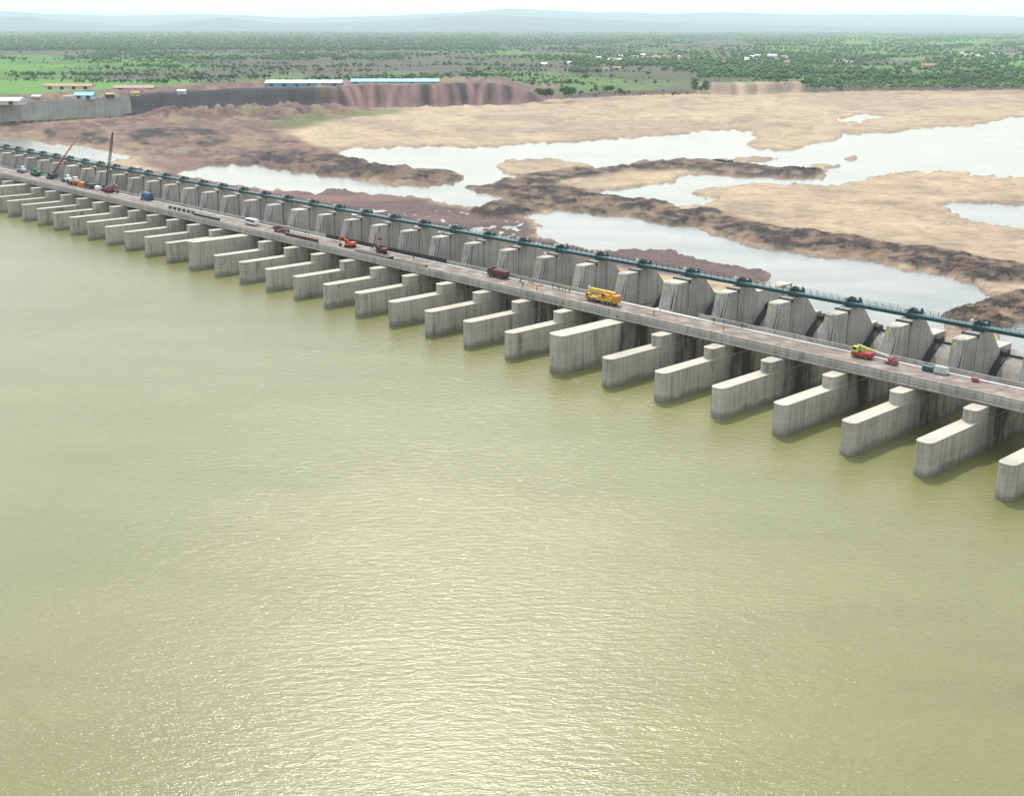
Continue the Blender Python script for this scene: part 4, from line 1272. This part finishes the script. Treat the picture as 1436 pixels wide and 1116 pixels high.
person(-28.4, 35.4, 'shirt_dark', 'dark worker at the right end of the group beside the kerb', 0.9)
person(8.0, 37.6, 'shirt_white', 'worker in white shirt beside the yellow planks on the kerb', 0.2)
person(10.6, 31.6, 'shirt_dark', 'worker in dark clothes crouched toward the yellow planks on the road side', 1.5)
person(28.6, 37.3, 'shirt_dark', 'left worker of the dark pair by the end of the parapet', 0.4)
person(31.6, 38.0, 'shirt_dark', 'right worker of the dark pair by the end of the parapet', 2.2)
person(38.2, 37.8, 'shirt_dark', 'lone dark worker by the parapet right of the pair')
person(36.6, 31.4, 'shirt_orange', 'worker in orange vest alone on the upstream side of the road', 0.7)
person(86.0, 38.0, 'shirt_dark', 'dark worker standing behind the pink-red mixer', 0.7)
person(-136.0, 36.3, 'shirt_dark', 'dark worker right of the bright orange excavator', 1.2)
person(-133.4, 35.8, 'shirt_white', 'worker in white between the orange excavator and the upright arm', 0.4)
person(-108.5, 35.0, 'shirt_dark', 'dark worker on the road right of the upright orange arm', 0.3)
person(-167.0, 30.5, 'shirt_orange', 'worker in orange vest left of the bright orange excavator', 0.2)
person(-182.0, 36.6, 'shirt_dark', 'dark worker at the kerb right of the tractor', 0.8)
person(-180.0, 36.9, 'shirt_orange', 'worker in orange vest at the kerb right of the tractor', 1.8)
person(-270.0, 38.1, 'shirt_dark', 'dark worker at the kerb above the row of precast blocks', 0.8)

# ------------------------------------------------------------------ left bank structures
def bank_wall():
    a, b_ = G(-160, 188.5), G(184, 163.5)
    d = (b_ - a); L = d.length
    ang = math.atan2(d.y, d.x)
    t = thing('retaining_wall', 'long grey concrete retaining wall on the left bank', 'wall', (a.x, a.y, 0), ang)
    n = 8
    for i in range(n):
        x0, x1 = L * i / n + 0.12, L * (i + 1) / n - 0.12
        m = MB(); m.prism_x([(-2.4, -3), (0.5, -3), (0.5, 19.6), (-0.6, 19.6)], x0, x1); m.obj('panel', 'wall_concrete', t)
        m = MB(); m.box(x0, x1, -0.75, 0.6, 19.602, 20.1); m.obj('coping', 'cap_concrete', t)
bank_wall()

def long_shed(u0, u1, v, z, roof, label, depth=26, hgt=6.0, group=None, wall='house_wall'):
    a, b_ = G(u0, v, z), G(u1, v, z)
    d = b_ - a; L = d.length; ang = math.atan2(d.y, d.x)
    t = thing('long_shed', label, 'shed', (a.x, a.y, z - 1.0), ang, group)
    m = MB(); m.box(0, L, 0, depth, 0, hgt); m.obj('wall', wall, t)
    m = MB(); m.prism_x([(-1.2, hgt), (depth + 1.2, hgt), (depth + 1.2, hgt + 0.3), (depth / 2, hgt + 3.4), (-1.2, hgt + 0.3)], -1, L + 1); m.obj('roof', roof, t)
    nw = max(2, int(L / 14))
    for i in range(nw):
        x = L * (i + 0.5) / nw
        m = MB(); m.box(x - 2.2, x + 2.2, -0.06, -0.01, 0.3, 4.4); m.obj('doorway', 'slot_dark', t)
long_shed(372, 478, 121.5, 20, 'roof_white', 'long low shed with pale blue-white roof behind the dark cut, left of two', 34, 5, wall='roof_blue')
long_shed(492, 615, 119.5, 20, 'roof_blue', 'long low shed with light blue roof above the spoil heap, right of two', 30, 5, wall='roof_blue')
long_shed(-60, 26, 146.0, 20, 'roof_white', 'white roofed shed behind the retaining wall at the left edge', 22, 3.5)
long_shed(104, 130, 138.5, 20, 'roof_blue', 'small pale blue roofed shed above the retaining wall', 14, 4, wall='roof_white')
long_shed(62, 128, 125.0, 19, 'timber', 'long yellowish roofed shed on the left bank by the green fields', 14, 4)
long_shed(160, 215, 127.5, 19, 'roof_rust', 'low brown roofed shed on the left bank above the dark cut', 12, 4)

def hut(u, v, z, w_, d_, h_, wall, roof, label, group, rz, name='house'):
    p = G(u, v, z)
    t = thing(name, label, 'house', (p.x, p.y, p.z - 0.5), rz, group)
    m = MB(); m.box(-w_ / 2, w_ / 2, -d_ / 2, d_ / 2, 0, h_); m.obj('wall', wall, t)
    m = MB(); m.prism_x([(-d_ / 2 - 0.5, h_), (d_ / 2 + 0.5, h_), (d_ / 2 + 0.5, h_ + 0.2), (0, h_ + d_ * 0.27), (-d_ / 2 - 0.5, h_ + 0.2)], -w_ / 2 - 0.5, w_ / 2 + 0.5); m.obj('roof', roof, t)
    for x in (-w_ * 0.3, w_ * 0.28):
        m = MB(); m.box(x - 0.6, x + 0.6, -d_ / 2 - 0.05, -d_ / 2 - 0.01, 1.0, 2.2); m.obj('window', 'window_glass', t)
    m = MB(); m.box(-0.5, 0.5, -d_ / 2 - 0.05, -d_ / 2 - 0.01, 0.1, 2.1); m.obj('door', 'machine_brown', t)
# site huts on the left bank
for i, (u, v, wl, rf, lb) in enumerate((
        (52, 139.5, 'house_pink', 'roof_white', 'pale site hut behind the retaining wall right of the white shed'),
        (96, 139.5, 'house_wall', 'roof_rust', 'brown roofed site hut behind the retaining wall, middle'),
        (154, 136.5, 'machine_brown', 'roof_rust', 'dark site hut at the right end of the retaining wall top'),
        (255, 131.5, 'house_wall', 'roof_white', 'small white site hut on top of the dark cut'),
        (190, 134.0, 'lime_yellow', 'roof_rust', 'olive yellow site hut above the end of the retaining wall'))):
    hut(u, v, 20, 9, 6, 3.4, wl, rf, lb, None, 0.3 * (i % 3), 'site_hut')
# villages beyond the right bank
vill = []
for u0, u1, v0, v1, cnt in ((830, 960, 80, 88, 26), (990, 1050, 84, 92, 7), (1055, 1190, 80, 90, 12), (1345, 1440, 76, 81, 15), (760, 900, 92, 100, 4)):
    for _ in range(cnt):
        vill.append((random.uniform(u0, u1), random.uniform(v0, v1)))
VL = ['small white-walled village house among trees beyond the far bank', 'small pinkish village house among trees beyond the far bank', 'small tile-roofed village house among trees beyond the far bank']
for i, (u, v) in enumerate(vill):
    q = i % 3
    hut(u, v, 6, random.uniform(10, 17), random.uniform(8, 11), random.uniform(4.5, 7), ('house_wall', 'house_pink', 'house_wall')[q], ('roof_white', 'roof_rust', 'roof_tile')[q],
        VL[q], ('white village houses', 'pinkish village houses', 'tile-roofed village houses')[q], random.uniform(-0.5, 0.5))
hut(1082, 84.5, 6, 26, 14, 12, 'roof_white', 'roof_white', 'largest white building standing out of the trees on the right', None, 0.1)
hut(1302, 95.0, 6, 34, 16, 5, 'house_pink', 'roof_tile', 'wide reddish barn among green fields on the right', None, 0.0, 'barn')

# ------------------------------------------------------------------ trees
ico_v, ico_f = None, None
def ico():
    bm = bmesh.new(); bmesh.ops.create_icosphere(bm, subdivisions=1, radius=1)
    v = np.array([x.co[:] for x in bm.verts]); f = np.array([[q.index for q in x.verts] for x in bm.faces]); bm.free()
    return v, f
IV, IF = ico()
def crown_mesh(seed, mat):
    r = np.random.default_rng(seed)
    V, F = [], []
    o = 0
    for i in range(17):
        a = r.uniform(0, 2 * PI); rr = r.uniform(0, 0.42) ; z = r.uniform(0.42, 0.92)
        rr *= (1 - 0.6 * abs(z - 0.6) / 0.4)
        c = np.array([rr * math.cos(a), rr * math.sin(a), z])
        s = r.uniform(0.07, 0.19)
        v = IV * (1 + 0.45 * (r.random((len(IV), 1)) - 0.5)) * s * np.array([1.15, 1.15, 0.85]) + c
        V.append(v); F.append(IF + o); o += len(v)
    # loose leaf clumps round the outline
    for i in range(60):
        a = r.uniform(0, 2 * PI); z = r.uniform(0.36, 1.0)
        rr = 0.5 * math.sqrt(max(0.03, 1 - ((z - 0.62) / 0.42) ** 2)) * r.uniform(0.75, 1.15)
        c = np.array([rr * math.cos(a), rr * math.sin(a), z])
        t = r.normal(size=(3, 3)) * 0.055
        V.append(c + t); F.append(np.array([[o, o + 1, o + 2]])); o += 3
    V = np.concatenate(V); F = np.concatenate(F)
    me = bpy.data.meshes.new('crown')
    me.from_pydata(V.tolist(), [], F.tolist())
    me.materials.append(MATS[mat])
    return me
CROWNS = [crown_mesh(i, 'foliage' if i < 5 else 'foliage_light') for i in range(8)]
def trunk_mesh():
    b = MB(); b.tube((0, 0, -0.02), (0.01, 0, 0.3), 0.035, 0.026, 6); b.tube((0.01, 0, 0.29), (0.12, 0.05, 0.55), 0.02, 0.01, 5); b.tube((0.01, 0, 0.29), (-0.1, -0.04, 0.58), 0.02, 0.01, 5); b.tube((0.01, 0, 0.29), (0.0, 0.02, 0.65), 0.022, 0.01, 5)
    return b.mesh('trunk', 'bark')
TRUNK = trunk_mesh()

def tree_spots():
    sp = []
    def scatter(u0, u1, v0, v1, n, h0, h1, kind):
        cl = [(random.uniform(u0, u1), random.uniform(v0, v1)) for _ in range(max(3, n // 7))]
        for _ in range(n):
            if random.random() < 0.68:
                c = random.choice(cl)
                uu, vv = c[0] + random.gauss(0, (u1 - u0) * 0.035 + 4), c[1] + random.gauss(0, (v1 - v0) * 0.05)
            else:
                uu, vv = random.uniform(u0, u1), random.uniform(v0, v1)
            sp.append((uu, min(v1, max(v0, vv)), h0 * 0.7 + (h1 - h0 * 0.7) * random.random() ** 1.5, kind))
    scatter(752, 800, 131, 137, 16, 10, 17, 'bushy dark tree on the bank at the right end of the spoil heap')
    scatter(800, 955, 128, 135, 34, 5, 10, 'low dark bush tree along the bank between the spoil heap and brown bluff')
    scatter(960, 990, 124, 130, 6, 11, 17, 'tall dark tree at the left end of the brown bluff')
    scatter(1060, 1140, 118, 124, 10, 6, 12, 'dark tree on top of the brown bluff')
    scatter(1130, 1440, 103, 122, 95, 5, 12, 'rounded green tree near the right-hand bank')
    scatter(620, 1000, 92, 122, 60, 4, 11, 'scattered tree in the brown fields behind the spoil heap')
    scatter(0, 300, 86, 112, 26, 5, 12, 'scattered dark tree in the bright green fields on the left')
    scatter(300, 620, 86, 112, 34, 4, 10, 'scattered tree in the brown fields behind the blue sheds')
    sp.append((282, 116, 16, 'single large dark round tree above the dark cut'))
    return sp
for (u, v, h, lb) in tree_spots():
    p = G(u, v, 6)
    t = thing('tree', lb, 'tree', (p.x, p.y, 5.6), random.uniform(0, 6.28), None if lb.startswith('single') else lb.split(' tree')[0] + ' trees')
    t.scale = (h * random.uniform(0.85, 1.25), h * random.uniform(0.85, 1.25), h)
    link('trunk', TRUNK, t)
    light = ('green' in lb and 'rounded' in lb and random.random() < 0.35)
    link('crown', CROWNS[random.randrange(5, 8) if light else random.randrange(0, 5)], t)

def forest():
    r = np.random.default_rng(3)
    pts = []
    def add(n, u0, u1, v0, v1, h0, h1, dens=None):
        u = r.uniform(u0, u1, n); v = v0 + (v1 - v0) * r.random(n)
        keep = np.ones(n, bool)
        if dens is not None:
            keep = fbm(u / 60, v / 3.0, dens, 4, 0.6) > 0.53
        u, v = u[keep], v[keep]
        pts.append(np.stack([u, v, r.uniform(h0, h1, len(u))], 1))
    add(7500, -320, 700, 45, 72, 7, 15)
    add(9000, -320, 900, 52, 86, 4, 11, 4)
    add(9500, 600, 1760, 42, 68, 6, 14, 3)
    add(2500, 600, 1760, 42, 58, 6, 13)
    add(5000, 760, 1760, 62, 96, 4, 12, 5)
    add(6000, 980, 1760, 70, 114, 4, 11, 6)
    add(1600, 800, 1150, 84, 104, 6, 12, 8)
    add(3000, -320, 760, 72, 118, 2, 7, 7)
    add(2500, 640, 1760, 74, 122, 2, 5, 9)
    add(1200, 1130, 1760, 112, 125, 3, 7)
    for _ in range(70):                                   # hedgerows along the field edges
        u0 = r.uniform(-320, 1600); v0 = 56 + 64 * r.random(); m = int(r.uniform(14, 70)); L = m * r.uniform(2.2, 5.0)
        q = r.random(m)
        pts.append(np.stack([u0 + q * L, v0 + q * L * r.uniform(-0.02, 0.02) + r.normal(0, 0.12, m), r.uniform(3, 9, m)], 1))
    A = np.concatenate(pts)
    V, F, o = [], [], 0
    base = IV
    for u, v, h in A:
        p = G(u, v, 6)
        nl = 2 if v > 70 else 1
        for q in range(nl):
            s = h * (0.42 if nl == 1 else 0.33)
            off = np.array([r.normal() * h * 0.25, r.normal() * h * 0.25, h * (0.5 + 0.22 * q)]) if nl > 1 else np.array([0, 0, h * 0.5])
            vv = base * (1 + 0.6 * (r.random((12 if len(base) == 12 else len(base), 1)) - 0.5)) * np.array([s * 1.15, s * 1.15, s]) + np.array([p.x, p.y, 6.0]) + off
            V.append(vv); F.append(IF + o); o += len(base)
    V = np.concatenate(V); F = np.concatenate(F)
    me = bpy.data.meshes.new('woodland')
    me.vertices.add(len(V)); me.vertices.foreach_set('co', V.astype(np.float32).ravel())
    me.loops.add(F.size); me.loops.foreach_set('vertex_index', F.astype(np.int32).ravel())
    me.polygons.add(len(F)); me.polygons.foreach_set('loop_start', np.arange(0, F.size, 3, dtype=np.int32)); me.polygons.foreach_set('loop_total', np.full(len(F), 3, dtype=np.int32))
    me.update(calc_edges=True)
    me.materials.append(MATS['forest_foliage'])
    o = link('woodland', me)
    tag(o, 'far woodland and scrub covering the plain to the horizon', 'woodland', kind='stuff')
forest()

# ------------------------------------------------------------------ rocks on the causeway
def rock_mesh(seed):
    r = np.random.default_rng(seed)
    v = IV * (0.75 + 0.5 * r.random((len(IV), 1)))
    me = bpy.data.meshes.new('boulder'); me.from_pydata(v.tolist(), [], IF.tolist()); me.materials.append(MATS['boulder_dark'])
    return me
ROCKS = [rock_mesh(i) for i in range(4)]
for i in range(26):
    u = 1004 + i * 1.9 if i < 13 else 1098 + (i - 13) * 3.7
    v = (227.5 + i * 0.25) if i < 13 else (239.5 + (i - 13) * 0.1)
    x, y, z = ground_at(u, v)
    o = link('boulder', ROCKS[i % 4], None, (x, y, z + 0.3), random.uniform(0, 6))
    o.scale = (1.3, 1.3, random.uniform(1.0, 1.5))
    tag(o, 'dark boulder in the line along the causeway end' if i >= 13 else 'dark boulder in the line at the causeway bend', 'boulder', 'boulders at the causeway end' if i >= 13 else 'boulders at the causeway bend')

# ------------------------------------------------------------------ haze
def haze():
    b = MB(); b.box(-46000, 46000, -3000, 60000, -9.5, 520)
    me = b.mesh('haze', 'slot_dark')
    me.materials.clear()
    m = bpy.data.materials.new('haze_air'); m.use_nodes = True
    n = m.node_tree; n.nodes.clear()
    out = n.nodes.new('ShaderNodeOutputMaterial'); v = n.nodes.new('ShaderNodeVolumePrincipled')
    v.inputs['Color'].default_value = (0.70, 0.87, 0.93, 1)
    v.inputs['Density'].default_value = 0.000041
    v.inputs['Anisotropy'].default_value = 0.35
    n.links.new(v.outputs[0], out.inputs['Volume'])
    me.materials.append(m)
    o = link('haze', me)
    tag(o, kind='stuff')
haze()
